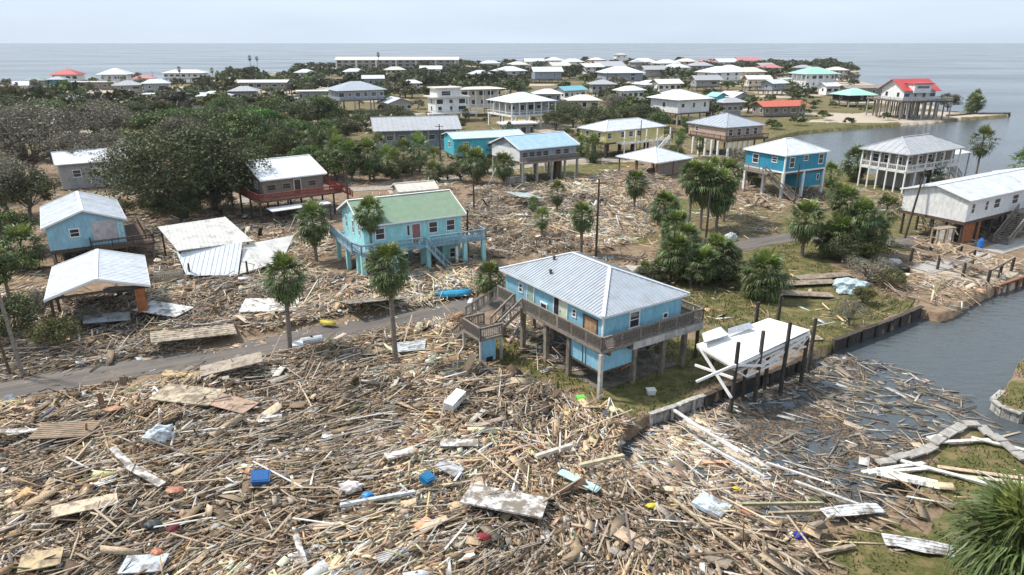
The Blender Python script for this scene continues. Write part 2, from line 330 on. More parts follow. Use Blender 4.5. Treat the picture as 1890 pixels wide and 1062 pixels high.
GRASS = [(p, a) for p, a in [
 (poly([(1215, 500), (1290, 480), (1440, 440), (1520, 455), (1540, 500), (1700, 560), (1590, 610), (1500, 650), (1440, 640), (1290, 730), (1290, 600), (1200, 545)]), 1),
 (poly([(1200, 360), (1400, 385), (1470, 410), (1440, 430), (1350, 450), (1200, 450), (1080, 470), (1100, 445)]), .8),
 (poly([(850, 690), (900, 690), (1110, 760), (1190, 780), (1290, 735), (1290, 640), (1200, 590), (930, 610), (840, 640)]), .9),
 (poly([(1650, 885), (1780, 800), (1900, 860), (2100, 950), (1900, 1150), (1480, 1150), (1480, 1000), (1640, 945), (1720, 900)]), .75),
 (poly([(1000, 300), (1180, 300), (1130, 325), (1060, 340), (960, 340), (900, 330), (860, 330), (880, 295)]), 1),
 (poly([(1420, 240), (1480, 205), (1640, 205), (1700, 225), (1560, 238), (1440, 255)]), .9),
 (poly([(240, 400), (360, 380), (460, 400), (420, 430), (280, 440)]), .8),
 (poly([(1430, 300), (1700, 330), (1800, 400), (1700, 500), (1500, 480), (1400, 400)]), .7),
 (ISLE, 1), (poly([(820, 550), (900, 535), (930, 545), (900, 575), (860, 590), (700, 610), (560, 640), (550, 625), (700, 585)]), .5)]]
SAND = [poly([(1480, 225), (1560, 210), (1660, 205), (1750, 207), (1866, 211), (1700, 222), (1600, 228)]), poly([(1680, 480), (1800, 470), (1860, 500), (1830, 530), (1740, 530)]), poly([(100, 165), (620, 155), (600, 180), (120, 200)]), poly([(980, 292), (1170, 290), (1170, 300), (980, 306)])]
ROAD = [poly([(-260, 776), (-80, 748), (0, 727), (100, 704), (200, 686), (300, 673), (400, 660), (540, 629), (700, 598), (800, 578), (880, 564), (960, 548), (1060, 528), (1180, 503), (1260, 484), (1350, 460), (1420, 444), (1490, 434), (1600, 452), (1700, 444)]),
        poly([(440, 372), (620, 352), (760, 345), (860, 322), (1000, 304), (1100, 297), (1250, 288), (1360, 290)]),
        poly([(1700, 500), (1790, 476), (1890, 446), (2050, 410)])]
ROADW = [4.0, 3.6, 3.0]
def roaddist(X, Y):
    d = np.full(X.shape, 1e9)
    for rd, w in zip(ROAD, ROADW):
        for (x0, y0), (x1, y1) in zip(rd, rd[1:]):
            dx, dy = x1 - x0, y1 - y0; t = np.clip(((X - x0) * dx + (Y - y0) * dy) / (dx * dx + dy * dy), 0, 1)
            d = np.minimum(d, np.hypot(X - x0 - t * dx, Y - y0 - t * dy) - w / 2)
    return d
def zone_mask(X, Y, k):
    j = .8 if Y.size and np.mean(Y) < 90 else 1.5
    return inside(X + (fbm(X, Y, 3, 5) - .5) * 4 * j, Y + (fbm(X, Y, 3, 9) - .5) * 4 * j, DEB[k][0])
LAWN = poly([(900, 690), (1010, 716), (1060, 748), (1120, 765), (1199, 768), (1290, 735), (1400, 690), (1290, 600), (1200, 560), (1000, 560), (900, 620)])
def height(X, Y):
    X = np.asarray(X, float); Y = np.asarray(Y, float)
    h = (fbm(X, Y, 9, 2) - .5) * .12
    for k in DEB:
        m = inside(X, Y, DEB[k][0]); h = h + m * DEB[k][2] * np.clip(fbm(X, Y, 5.5, 4) - .25, 0, 1) * 1.2
    rd = roaddist(X, Y); h = h * np.clip(rd / 3.0, 0, 1)
    h = np.where(inside(X, Y, LAWN), h * .1, h)
    return h
def island(X, Y): return inside(X, Y, LAND) | inside(X, Y, ISLE)

# ground sheet
ys = list(np.linspace(-60, 20, 10)); y = 20.0
while y < 1500: y += max(.16, y * .0088); ys.append(y)
ys = np.array(ys); nx = 440; u = np.linspace(-1, 1, nx)
Yg, U = np.meshgrid(ys, u, indexing='ij'); Wd = np.maximum(60, .86 * Yg + 25); Xg = U * Wd
lm = island(Xg + (fbm(Xg, Yg, 2.5, 1) - .5) * .5, Yg + (fbm(Xg, Yg, 2.5, 7) - .5) * .5).astype(float)
Zg = height(Xg, Yg); Zg = Zg * lm + (1 - lm) * (-2.6)
fine = (fbm(Xg, Yg, .5, 3) - .5) * .10 * (Yg < 140); rd = roaddist(Xg, Yg); Zg += fine * np.clip(rd, 0, 1) * lm
for gx, gy in [(1110, 738)]: pass
fm = np.zeros(Xg.shape + (4,)); fm[..., 3] = 1
g = np.zeros(Xg.shape)
gg = (Yg > 150) * .55
for pg, a in GRASS: g = np.maximum(g, inside(Xg + (fbm(Xg, Yg, 4, 2) - .5) * 5, Yg + (fbm(Xg, Yg, 4, 6) - .5) * 5, pg) * a)
deb = np.zeros(Xg.shape)
for k in DEB:
    if DEB[k][1] >= 2: deb = np.maximum(deb, zone_mask(Xg, Yg, k) * min(1, DEB[k][1] / 6))
g = np.maximum(g, gg) * (1 - deb * .93)
sd_ = np.zeros(Xg.shape)
for pg in SAND: sd_ = np.maximum(sd_, inside(Xg + (fbm(Xg, Yg, 5, 3) - .5) * 6, Yg + (fbm(Xg, Yg, 5, 8) - .5) * 6, pg) * .9)
sd_ = np.maximum(sd_, np.clip((fbm(Xg, Yg, 30, 5) - .52) * 6, 0, 1) * (Yg > 200) * .8)
fm[..., 0] = g; fm[..., 1] = sd_; fm[..., 2] = deb
nr = len(ys); idx = np.arange(nr * nx).reshape(nr, nx)
qd = np.stack([idx[:-1, :-1], idx[:-1, 1:], idx[1:, 1:], idx[1:, :-1]], -1).reshape(-1, 4)
def npmesh(name, V, Q, cols=None, mats=(), smooth=False):
    me = bpy.data.meshes.new(name); k = Q.shape[1]
    me.vertices.add(len(V)); me.vertices.foreach_set('co', np.ascontiguousarray(V, np.float32).ravel())
    me.loops.add(Q.size); me.loops.foreach_set('vertex_index', np.ascontiguousarray(Q, np.int32).ravel())
    me.polygons.add(len(Q)); me.polygons.foreach_set('loop_start', np.arange(0, Q.size, k, dtype=np.int32)); me.polygons.foreach_set('loop_total', np.full(len(Q), k, np.int32))
    if cols is not None:
        a = me.color_attributes.new('Col', 'FLOAT_COLOR', 'POINT'); a.data.foreach_set('color', np.ascontiguousarray(cols, np.float32).ravel())
    for m in mats: me.materials.append(m)
    me.update(calc_edges=True)
    if smooth: me.polygons.foreach_set('use_smooth', np.ones(len(Q), bool))
    return me
def ground_mat():
    m = bpy.data.materials.new('ground_soil_grass_sand'); m.use_nodes = True; t = m.node_tree; b = t.nodes['Principled BSDF']; l = t.links.new
    b.inputs['Roughness'].default_value = .92; b.inputs['Specular IOR Level'].default_value = .2
    c = t.nodes.new('ShaderNodeTexCoord')
    def noise(s, d=5, r=.65):
        z = t.nodes.new('ShaderNodeTexNoise'); z.inputs['Scale'].default_value = s; z.inputs['Detail'].default_value = d; z.inputs['Roughness'].default_value = r; l(c.outputs['Object'], z.inputs['Vector']); return z.outputs['Fac']
    def mix(f, a, bb):
        x = t.nodes.new('ShaderNodeMix'); x.data_type = 'RGBA'
        for s_, v in ((0, f), (6, a), (7, bb)):
            if isinstance(v, tuple): x.inputs[s_].default_value = (*v, 1)
            else: l(v, x.inputs[s_])
        return x.outputs[2]
    def rng_(v, a, bb):
        r = t.nodes.new('ShaderNodeMapRange'); r.inputs[1].default_value = a; r.inputs[2].default_value = bb; l(v, r.inputs[0]); return r.outputs[0]
    def math_(op, a, bb):
        q = t.nodes.new('ShaderNodeMath'); q.operation = op
        for i, v in enumerate((a, bb)):
            if isinstance(v, (int, float)): q.inputs[i].default_value = v
            else: l(v, q.inputs[i])
        return q.outputs[0]
    at = t.nodes.new('ShaderNodeAttribute'); at.attribute_name = 'Col'; sp = t.nodes.new('ShaderNodeSeparateColor'); l(at.outputs['Color'], sp.inputs[0])
    n1 = noise(.9); n2 = noise(7, 4); n3 = noise(.12)
    soil = mix(rng_(n2, .35, .7), (.25, .175, .115), (.1, .068, .045)); soil = mix(rng_(n1, .4, .7), soil, (.3, .225, .155))
    grass = mix(rng_(n2, .3, .7), (.125, .125, .04), (.06, .066, .022)); grass = mix(rng_(n1, .45, .62), grass, (.2, .155, .075))
    sand = mix(rng_(n2, .3, .7), (.5, .43, .34), (.36, .3, .24))
    gw = rng_(math_('ADD', sp.outputs[0], math_('MULTIPLY', math_('SUBTRACT', n1, .5), 1.6)), .35, .6)
    sw = rng_(math_('ADD', sp.outputs[1], math_('MULTIPLY', math_('SUBTRACT', n1, .5), 1.2)), .4, .65)
    cur = mix(gw, soil, grass); cur = mix(sw, cur, sand); l(cur, b.inputs['Base Color'])
    bp = t.nodes.new('ShaderNodeBump'); bp.inputs['Strength'].default_value = .6; bp.inputs['Distance'].default_value = .08; l(noise(5, 5, .8), bp.inputs['Height']); l(bp.outputs[0], b.inputs['Normal'])
    return m
V = np.stack([Xg, Yg, Zg], -1).reshape(-1, 3)
ground = mobj('ground', npmesh('ground', V, qd, fm.reshape(-1, 4), [ground_mat()], True)); tag(ground, kind='structure')

# blades of grass on the nearer lawns
Xs, Ys = [], []
for gi in (0, 2, 3, 8, 9):
    pg = GRASS[gi][0]; x_ = [p[0] for p in pg]; y_ = [p[1] for p in pg]; n = int((max(x_) - min(x_)) * (min(90, max(y_)) - min(y_)) * 22); X = rng.uniform(min(x_), max(x_), n); Y = rng.uniform(min(y_), min(90, max(y_)), n)
    k = inside(X, Y, pg) & (fbm(X, Y, 2.2, 60) > .42) & island(X, Y) & (roaddist(X, Y) > .2); Xs.append(X[k]); Ys.append(Y[k])
X = np.concatenate(Xs); Y = np.concatenate(Ys); n = len(X); an = rng.uniform(0, 6.28, n); hh = rng.uniform(.06, .24, n) * (.6 + fbm(X, Y, 5, 61)); ww = rng.uniform(.03, .08, n); z0 = height(X, Y)
V_ = np.stack([np.stack([X - ww * np.cos(an), Y - ww * np.sin(an), z0], 1), np.stack([X + ww * np.cos(an), Y + ww * np.sin(an), z0], 1), np.stack([X + rng.normal(0, .07, n), Y + rng.normal(0, .07, n), z0 + hh], 1)], 1).reshape(-1, 3)
gc = np.array([(.12, .14, .04), (.17, .15, .06), (.08, .11, .03)])[rng.choice(3, n)] * rng.uniform(.8, 1.25, (n, 1)); C_ = np.ones((n, 3, 4)); C_[..., :3] = gc[:, None]
tag(mobj('grass', npmesh('grass', V_, np.arange(n * 3).reshape(-1, 3), C_.reshape(-1, 4), [mat('grass_blades', (1, 1, 1), .7, 3, .15, attr='Col', trans=.15)])), kind='stuff')

# sea, bay and canal: one sheet of water to the horizon
def water_mat():
    m = bpy.data.materials.new('water'); m.use_nodes = True; t = m.node_tree; b = t.nodes['Principled BSDF']; l = t.links.new
    b.inputs['Roughness'].default_value = .12; b.inputs['IOR'].default_value = 1.33
    c = t.nodes.new('ShaderNodeTexCoord'); mp_ = t.nodes.new('ShaderNodeMapping'); mp_.inputs['Rotation'].default_value = (0, 0, R(20)); mp_.inputs['Scale'].default_value = (.45, 1, 1); l(c.outputs['Object'], mp_.inputs[0])
    z = t.nodes.new('ShaderNodeTexNoise'); z.inputs['Scale'].default_value = 1.6; z.inputs['Detail'].default_value = 4; l(mp_.outputs[0], z.inputs['Vector'])
    z2 = t.nodes.new('ShaderNodeTexNoise'); z2.inputs['Scale'].default_value = .012; z2.inputs['Detail'].default_value = 4; l(mp_.outputs[0], z2.inputs['Vector'])
    x = t.nodes.new('ShaderNodeMix'); x.data_type = 'RGBA'; x.inputs[6].default_value = (.05, .068, .08, 1); x.inputs[7].default_value = (.10, .105, .105, 1); l(z2.outputs['Fac'], x.inputs[0]); l(x.outputs[2], b.inputs['Base Color'])
    bp = t.nodes.new('ShaderNodeBump'); bp.inputs['Strength'].default_value = .9; bp.inputs['Distance'].default_value = .13; l(z.outputs['Fac'], bp.inputs['Height']); l(bp.outputs[0], b.inputs['Normal'])
    r = t.nodes.new('ShaderNodeMapRange'); r.inputs[1].default_value = .35; r.inputs[2].default_value = .65; r.inputs[3].default_value = .12; r.inputs[4].default_value = .26; l(z2.outputs['Fac'], r.inputs[0]); l(r.outputs[0], b.inputs['Roughness'])
    return m
WZ = -.75
tag(mobj('sea_water', npmesh('sea_water', np.array([(-60000, -200, WZ), (60000, -200, WZ), (60000, 60000, WZ), (-60000, 60000, WZ)]), np.array([[0, 1, 2, 3]]), None, [water_mat()])), kind='structure')

# roads
road_m = mat('worn_muddy_asphalt', (.17, .15, .135), .9, .8, .3, col2=(.075, .064, .057), bump=.4, bscale=6, dirt=((.2, .165, .13), .55, .55, .75))
lane_m = mat('pale_shell_lane', (.33, .29, .25), .9, 1.5, .2, bump=.3)
for nd in road_m.node_tree.nodes:
    if nd.type == 'MAPPING': nd.vector_type = 'TEXTURE'; nd.inputs['Rotation'].default_value = (0, 0, R(29)); nd.inputs['Scale'].default_value = (9, .75, 1)
def strip(name, pts, w, m, z, rag=.5, **k):
    P_ = []; 
    for a, b in zip(pts, pts[1:]):
        n = max(1, int(math.hypot(b[0] - a[0], b[1] - a[1]) / 1.2))
        for i in range(n): P_.append((a[0] + (b[0] - a[0]) * i / n, a[1] + (b[1] - a[1]) * i / n))
    P_.append(pts[-1]); mb = MB(); K = 5
    for i, p in enumerate(P_):
        q = P_[min(i + 2, len(P_) - 1)]; o = P_[max(i - 2, 0)]; d = Vector((q[0] - o[0], q[1] - o[1])).normalized(); nn = Vector((-d.y, d.x))
        wl = w / 2 + random.uniform(-rag, rag) * .5; wr = w / 2 + random.uniform(-rag, rag) * .5
        for j in range(K):
            s_ = -wl + (wl + wr) * j / (K - 1); mb.v.append((p[0] + nn.x * s_, p[1] + nn.y * s_, z + (.0 if j in (0, K - 1) else .03)))
    for i in range(len(P_) - 1):
        for j in range(K - 1): a = i * K + j; mb.f.append((a, a + 1, a + K + 1, a + K)); mb.mi.append(0)
    return mb.build(name, m, None, **k)
strip('road', ROAD[0], 3.8, road_m, .03, .9, kind='structure'); strip('road', ROAD[1], 3.4, lane_m, .06, kind='structure'); strip('canal_path', ROAD[2], 2.6, mat('concrete_path', (.4, .38, .36), .85, 1.5, .15, bump=.2), .05, .1, kind='structure')

# ------------------------------------------------------------------ storm debris
PAL = [((.36, .28, .2), 24), ((.25, .185, .13), 18), ((.47, .38, .28), 18), ((.4, .35, .3), 11), ((.15, .105, .075), 9), ((.57, .48, .37), 10), ((.68, .66, .62), 6.0), ((.42, .38, .36), 4), ((.42, .25, .17), 2.5), ((.78, .77, .75), 3.5), ((.5, .36, .2), 4), ((.3, .38, .42), .8), ((.12, .15, .2), .7), ((.12, .14, .06), 2)]
pal = np.array([c for c, _ in PAL]); pw = np.array([w for _, w in PAL]); pw = pw / pw.sum()
deb_m = mat('splintered_timber', (1, 1, 1), .85, 9, .25, attr='Col', stretch=(1, 1, 1), bump=0)
def scatter(pg, dens, maxn=40000):
    x = [p[0] for p in pg]; y = [p[1] for p in pg]; A = (max(x) - min(x)) * (max(y) - min(y)); n = int(A * dens)
    X = rng.uniform(min(x), max(x), n); Y = rng.uniform(min(y), max(y), n); k = inside(X, Y, pg); return X[k][:maxn], Y[k][:maxn]
def pieces(X, Y, zone, ml, hp, floatz=None):
    n = len(X); ty = rng.random(n); Ln = np.exp(rng.normal(math.log(ml * .68), .62, n)); Ln = np.where(rng.random(n) < .05, Ln * 2.4, Ln); Ln = np.clip(Ln, .12, 4.2)
    w = np.where(ty < .62, rng.uniform(.03, .085, n), np.where(ty < .93, rng.uniform(.09, .18, n), rng.uniform(.2, .7, n)))
    Ln = np.where(ty >= .93, w * rng.uniform(1.2, 3.2, n), Ln); t = np.where(ty < .62, rng.uniform(.03, .07, n), rng.uniform(.015, .035, n))
    base = np.where(X < -1, .95, np.where(X > 7, 2.15, 1.4)); 
    yaw = base + (fbm(X, Y, 9, 12) - .5) * 4.2 + rng.normal(0, .55, n) + np.where(rng.random(n) < .22, rng.uniform(0, 3.14, n), 0)
    pit = rng.normal(0, .13, n) + np.where(rng.random(n) < .07, rng.normal(0, .5, n), 0); roll = rng.normal(0, .3, n)
    cl = fbm(X, Y, 4, 20); big_ = np.clip((fbm(X, Y, 6, 33) - .5) * 3, -.25, .5)[:, None]; cols = pal[rng.choice(len(pal), n, p=pw)] * rng.uniform(.72, 1.25, (n, 1)) * (.78 + .5 * cl)[:, None]
    z = (height(X, Y) if floatz is None else np.full(n, floatz)) + t / 2 + rng.random(n) ** 1.6 * hp * .55 + np.abs(np.sin(pit)) * Ln * .35
    if floatz is not None: pit *= .25; roll *= .3; z = floatz + rng.uniform(0, .08, n)
    return dict(X=X, Y=Y, z=z, L=Ln, w=w, t=t, yaw=yaw, pit=pit, roll=roll, c=np.clip(cols * (1 + big_ * np.array([1.15, 1.0, .85])) + np.where(big_ > .2, .03, 0), 0, .8), n=n)
def boxes(d):
    n = d['n']; cy, sy = np.cos(d['yaw']), np.sin(d['yaw']); cp, sp = np.cos(d['pit']), np.sin(d['pit']); cr_, sr = np.cos(d['roll']), np.sin(d['roll'])
    ax = np.stack([cy * cp, sy * cp, sp], 1); ay0 = np.stack([-sy, cy, 0 * cy], 1); az0 = np.cross(ax, ay0); ay = ay0 * cr_[:, None] + az0 * sr[:, None]; az = np.cross(ax, ay)
    ctr = np.stack([d['X'], d['Y'], d['z']], 1); V = np.empty((n, 8, 3)); k = 0
    for sx in (-1, 1):
        for syy in (-1, 1):
            for sz in (-1, 1):
                jag = 1 + rng.uniform(-.06, .06, (n, 1)); tap = rng.uniform(.75, 1, (n, 1))
                V[:, k] = ctr + ax * (sx * d['L'] / 2)[:, None] * jag + ay * (syy * d['w'] / 2)[:, None] * tap + az * (sz * d['t'] / 2)[:, None]; k += 1
    q = np.array([(1, 3, 7, 5), (0, 1, 5, 4), (2, 6, 7, 3), (0, 2, 3, 1), (4, 5, 7, 6)])
    Q = (np.arange(n)[:, None, None] * 8 + q[None]).reshape(-1, 4)
    C = np.ones((n, 8, 4)); C[..., :3] = d['c'][:, None]
    return V.reshape(-1, 3), Q, C.reshape(-1, 4)
def sub(d, k): return {a: (b[k] if isinstance(b, np.ndarray) else int(k.sum())) for a, b in d.items()}
NAMES = {'near': 'foreground_debris', 'road_left': 'roadside_debris', 'middle': 'debris_field', 'back_left': 'yard_debris', 'lawn': 'scattered_debris', 'dock': 'shore_debris', 'east': 'verge_debris', 'point': 'bank_debris', 'point2': 'grass_debris', 'far': 'lane_debris', 'far_east': 'plot_debris', 'west': 'tree_edge_debris', 'yards': 'yard_litter', 'settlement': 'settlement_litter', 'behind': 'house_edge_debris'}
big = None
foot = [P(1060, 700), ]
for k, (pg, dens, hp, ml) in DEB.items():
    X, Y = scatter(pg, dens * 1.0); keep = (roaddist(X, Y) > -.9 + 1.9 * fbm(X, Y, 2.5, 4)) & island(X, Y)
    if k in ('near', 'lawn'): keep &= ~(inside(X, Y, LAWN) & (rng.random(len(X)) < .93))
    patch = fbm(X, Y, 3.2, 14)
    if k == 'near': keep &= (rng.random(len(X)) < np.clip(.38 + np.clip((-1.5 - X) / 9, 0, 1) + np.clip((Y - 36) / 8, 0, 1), 0, 1))
    keep &= rng.random(len(X)) < np.clip((patch - .22) * 3.2, .12, 1)
    d = pieces(X[keep], Y[keep], k, ml, hp)
    if k == 'near':
        sc_ = d['L'] * d['w'] ** .5 / np.hypot(d['X'], d['Y']); sc_ = np.where((d['w'] > .33) | (d['Y'] < 27), 0, sc_); th = np.sort(sc_)[-270]; big = sub(d, sc_ >= th); d = sub(d, sc_ < th)
        small = X[keep]; 
    d['c'] = np.clip(d['c'] * (np.array([1.36, 1.23, 1.07]) if k in ('near', 'point') else np.array([1.32, 1.24, 1.15])), 0, .8)
    V_, Q_, C_ = boxes(d); tag(mobj(NAMES[k], npmesh(NAMES[k], V_, Q_, C_, [deb_m])), kind='stuff')
# fine splinters, shingles and twigs between the planks
for k, dn in (('near', 58), ('road_left', 24), ('middle', 7)):
    X, Y = scatter(DEB[k][0], dn, 120000); keep = (roaddist(X, Y) > .1) & island(X, Y) & ~inside(X, Y, LAWN); X = X[keep]; Y = Y[keep]; n = len(X)
    d = pieces(X, Y, k, .5, DEB[k][2] * .5); d['L'] = np.clip(d['L'] * .5, .06, .8); d['w'] = np.clip(d['w'] * .4, .025, .16); d['t'] *= .6; d['c'] = np.clip(d['c'] * (np.array([1.42, 1.26, 1.08]) if k == 'near' else np.array([1.4, 1.3, 1.2])), 0, .8)
    chip = rng.random(n) < .2; d['w'] = np.where(chip, rng.uniform(.08, .3, n), d['w']); d['L'] = np.where(chip, d['w'] * rng.uniform(1, 2.5, n), d['L']); d['t'] = np.where(chip, .012, d['t']); d['c'][chip] = np.array([(.6, .5, .4), (.7, .68, .64), (.5, .36, .26), (.56, .5, .46), (.62, .42, .3), (.3, .26, .22)])[rng.choice(6, int(chip.sum()))] * rng.uniform(.75, 1.1, (int(chip.sum()), 1))
    V_, Q_, C_ = boxes(d); tag(mobj('splinters', npmesh('splinters', V_, Q_, C_, [deb_m])), kind='stuff')
# long thin laths and battens swept into line by the surge
for k, dn, l0 in (('near', 3.0, 1.7), ('road_left', 1.4, 1.6), ('middle', .6, 2.0), ('dock', 1, 2)):
    X, Y = scatter(DEB[k][0], dn, 40000); keep = (roaddist(X, Y) > .2) & island(X, Y) & ~inside(X, Y, LAWN) & (rng.random(len(X)) < np.clip((fbm(X, Y, 4, 52) - .4) * 4.5, .04, 1)) & ((rng.random(len(X)) < .45) | (X < -1) | (Y > 42)); X = X[keep]; Y = Y[keep]; n = len(X)
    d = pieces(X, Y, k, 1, DEB[k][2]); d['L'] = l0 * np.exp(rng.normal(0, .4, n)); d['L'] = np.clip(d['L'], .6, 4.6); d['w'] = rng.uniform(.035, .085, n); d['t'] = rng.uniform(.025, .05, n); d['z'] += .12 * DEB[k][2]
    d['yaw'] = np.where(X < -1, .95, np.where(X > 7, 2.15, 1.4)) + (fbm(X, Y, 12, 12) - .5) * 3.0 + rng.normal(0, .28, n); d['pit'] = rng.normal(0, .08, n)
    lc = np.array([(.5, .41, .3), (.62, .54, .43), (.38, .3, .21), (.72, .7, .66), (.26, .2, .15)])[rng.choice(5, n, p=[.32, .22, .22, .12, .12])]; d['c'] = np.clip(lc * rng.uniform(.8, 1.15, (n, 1)), 0, .8)
    V_, Q_, C_ = boxes(d); tag(mobj('laths', npmesh('laths', V_, Q_, C_, [deb_m])), kind='stuff')
X, Y = scatter(poly([(-60, 760), (-60, 700), (540, 600), (880, 545), (890, 585), (540, 655)]), 3.5); keep = (roaddist(X, Y) < .1) & (rng.random(len(X)) < np.clip(.12 + (roaddist(X, Y) + 1.3) * .7, .06, 1)); d = pieces(X[keep], Y[keep], 'r', .5, 0); d['z'] = np.full(d['n'], .075); d['pit'] *= .1; d['roll'] *= .1; V_, Q_, C_ = boxes(d); tag(mobj('road_litter', npmesh('road_litter', V_, Q_, C_, [deb_m])), kind='stuff')
# clutter caught under the stilt houses
UNDER = [poly([(1010, 700), (1110, 690), (1240, 650), (1180, 600), (1000, 590), (930, 620)]), poly([(640, 500), (680, 520), (860, 490), (840, 440), (620, 430)]), poly([(455, 395), (490, 420), (620, 400), (600, 370)]), poly([(1680, 450), (1740, 460), (1900, 440), (1890, 400), (1700, 410)]), poly([(1370, 365), (1450, 380), (1530, 360), (1500, 340)])]
for pg in UNDER:
    X, Y = scatter(pg, 3.2); d = pieces(X, Y, 'u', 1.3, .5); V_, Q_, C_ = boxes(d); tag(mobj('underhouse_litter', npmesh('underhouse_litter', V_, Q_, C_, [deb_m])), kind='stuff')
# floating rubbish on the canal
FLOAT = [(poly([(1199, 770), (1250, 755), (1310, 735), (1420, 700), (1520, 650), (1580, 640), (1600, 670), (1620, 700), (1560, 760), (1640, 800), (1780, 780), (1690, 840), (1612, 862), (1650, 872), (1700, 895), (1640, 935), (1480, 975), (1330, 940), (1165, 885), (1138, 850)]), 6.5, 1.15),
         (poly([(1540, 640), (1640, 655), (1760, 700), (1890, 800), (1900, 845), (1780, 790), (1640, 800), (1500, 780), (1500, 690)]), 4.0, 1.1),
         (poly([(1199, 770), (1300, 735), (1380, 820), (1450, 900), (1480, 975), (1330, 940), (1165, 885), (1138, 850)]), 8, 1.4)]
for i, (pg, dn, ml) in enumerate(FLOAT):
    X, Y = scatter(pg, dn); keep = ~island(X, Y) & (rng.random(len(X)) < np.clip((fbm(X, Y, 3.5, 30) - .27) * 3.5, .12, 1))
    d = pieces(X[keep], Y[keep], 'f', ml, .2, WZ + .02); d['yaw'] = rng.normal(2.45, .7, d['n'])
    V_, Q_, C_ = boxes(d); tag(mobj('floating_debris', npmesh('floating_debris', V_, Q_, C_, [deb_m])), kind='stuff')
# murky silt and sawdust film with holes in it, lying on the water below the bank
X, Y = scatter(FLOAT[0][0], 45, 90000); keep = ~island(X, Y) & (fbm(X, Y, 2.6, 41) > .46); X = X[keep]; Y = Y[keep]
d = pieces(X, Y, 'f', .3, 0, WZ + .01); d['L'] = rng.uniform(.08, .35, d['n']); d['w'] = rng.uniform(.04, .2, d['n']); d['t'] = np.full(d['n'], .02); d['c'] = np.array([(.2, .145, .1)]) * rng.uniform(.5, 1.3, (d['n'], 1)); d['z'] = np.full(d['n'], WZ + .015) + rng.uniform(0, .01, d['n'])
V_, Q_, C_ = boxes(d); tag(mobj('floating_silt', npmesh('floating_silt', V_, Q_, C_, [deb_m])), kind='stuff')

# the planks that show largest, each a thing of its own
um = MB().add([(-.5, -.5, -.5), (.5, -.42, -.5), (.47, .5, -.5), (-.46, .5, -.5), (-.5, -.5, .5), (.49, -.42, .5), (.5, .5, .5), (-.48, .5, .5)], [(0, 3, 2, 1), (4, 5, 6, 7), (0, 1, 5, 4), (1, 2, 6, 5), (2, 3, 7, 6), (3, 0, 4, 7)])
KINDS = [('pale pine', (.5, .4, .28)), ('tan weathered', (.34, .26, .185)), ('dark brown', (.17, .12, .085)), ('grey weathered', (.33, .29, .26)), ('whitewashed', (.66, .64, .6))]
kind_mesh = []
for nm, c in KINDS:
    kind_mesh.append(um.mesh('plank_' + nm.replace(' ', '_'), mat(nm.replace(' ', '_') + '_plank', c, .8, 5, .25, stretch=(.4, 3, 1), vary=.2)))
for i in range(big['n']):
    kk = int(rng.choice(5, p=[.26, .36, .14, .16, .08])); o = mobj('loose_plank', kind_mesh[kk]); x, y = big['X'][i], big['Y'][i]
    o.location = (x, y, big['z'][i] + .12); o.rotation_euler = (big['roll'][i] * .5, -big['pit'][i], big['yaw'][i]); o.scale = (min(5.5, big['L'][i] * 1.1), max(.1, big['w'][i] * .7), min(.05, big['t'][i]))
    where = 'left foreground debris field' if x < -8 else ('middle foreground debris field' if x < 3 else 'debris field towards the canal bank')
    tag(o, KINDS[kk][0] + ' plank lying loose in the ' + where, 'plank', 'loose planks in the foreground debris')

# ------------------------------------------------------------------ named debris: sheets, boards, containers
def zat(x, y): return float(height(np.array([x]), np.array([y]))[0])
def sheet(name, px, py, w, l, yaw, tilt, c, label, cat, lift=.35, t=.05, ribs=0, curl=0, dirty=.42, roll=0, water=False, cut=0):
    x, y = P(px, py, .4); mb = MB(); n = 6
    pts = []
    for i in range(n + 1):
        a = i / n; zz = curl * math.sin(a * math.pi); k = 1 - cut * abs(a - .5) * random.uniform(.6, 1.3)
        pts.append((a * l - l / 2, zz, k))
    for (xa, za, ka), (xb, zb, kb) in zip(pts, pts[1:]):
        mb.add([(xa, -w / 2 * ka, za), (xb, -w / 2 * kb, zb), (xb, w / 2, zb), (xa, w / 2, za), (xa, -w / 2 * ka, za + t), (xb, -w / 2 * kb, zb + t), (xb, w / 2, zb + t), (xa, w / 2, za + t)],
               [(0, 3, 2, 1), (4, 5, 6, 7), (0, 1, 5, 4), (2, 3, 7, 6), (1, 2, 6, 5), (3, 0, 4, 7)])
    m = mat('sheet_%s' % '_'.join(str(int(v * 100)) for v in c) + ('_d' if dirty > .4 else ''), c, .65, 2.5, .15, dirt=((.16, .125, .09), 1.6, .64 - dirty * .35, .9))
    r = empty(name, x, y, (WZ + .1 if water else zat(x, y) + lift)); r.rotation_euler = (roll, tilt, yaw); tag(r, label, cat)
    mb.build('panel' if ribs else 'board', m, r)
    if ribs:
        for i in range(ribs):
            a = -w / 2 + w * (i + .5) / ribs; b = MB()
            for (xa, za, ka), (xb, zb, kb) in zip(pts, pts[1:]):
                if abs(a) < w / 2 * min(ka, kb) or a > 0: b.beam((xa, a, za + t + .012), (xb, a, zb + t + .012), .06, .04)
            if b.v: b.build('rib', m, r)
    else:
        for a in (-.42, .42):
            b = MB(); b.beam((a * l, -w / 2 + .1, -.045), (a * l, w / 2 - .02, -.045), .09, .08); b.build('batten', wood_tan, r)
    return r
W_ = (.68, .67, .65)
sheet('wall_panel', 932, 942, 2.0, 4.4, R(-14), .04, W_, 'large dirty white wall panel lying flat in the foreground debris', 'wall panel', .7, .1, dirty=.62, roll=R(-6))
sheet('roof_board', 160, 945, 1.1, 3.0, R(32), .1, (.62, .5, .36), 'pale plywood board slanting in the left foreground debris', 'board', .75)
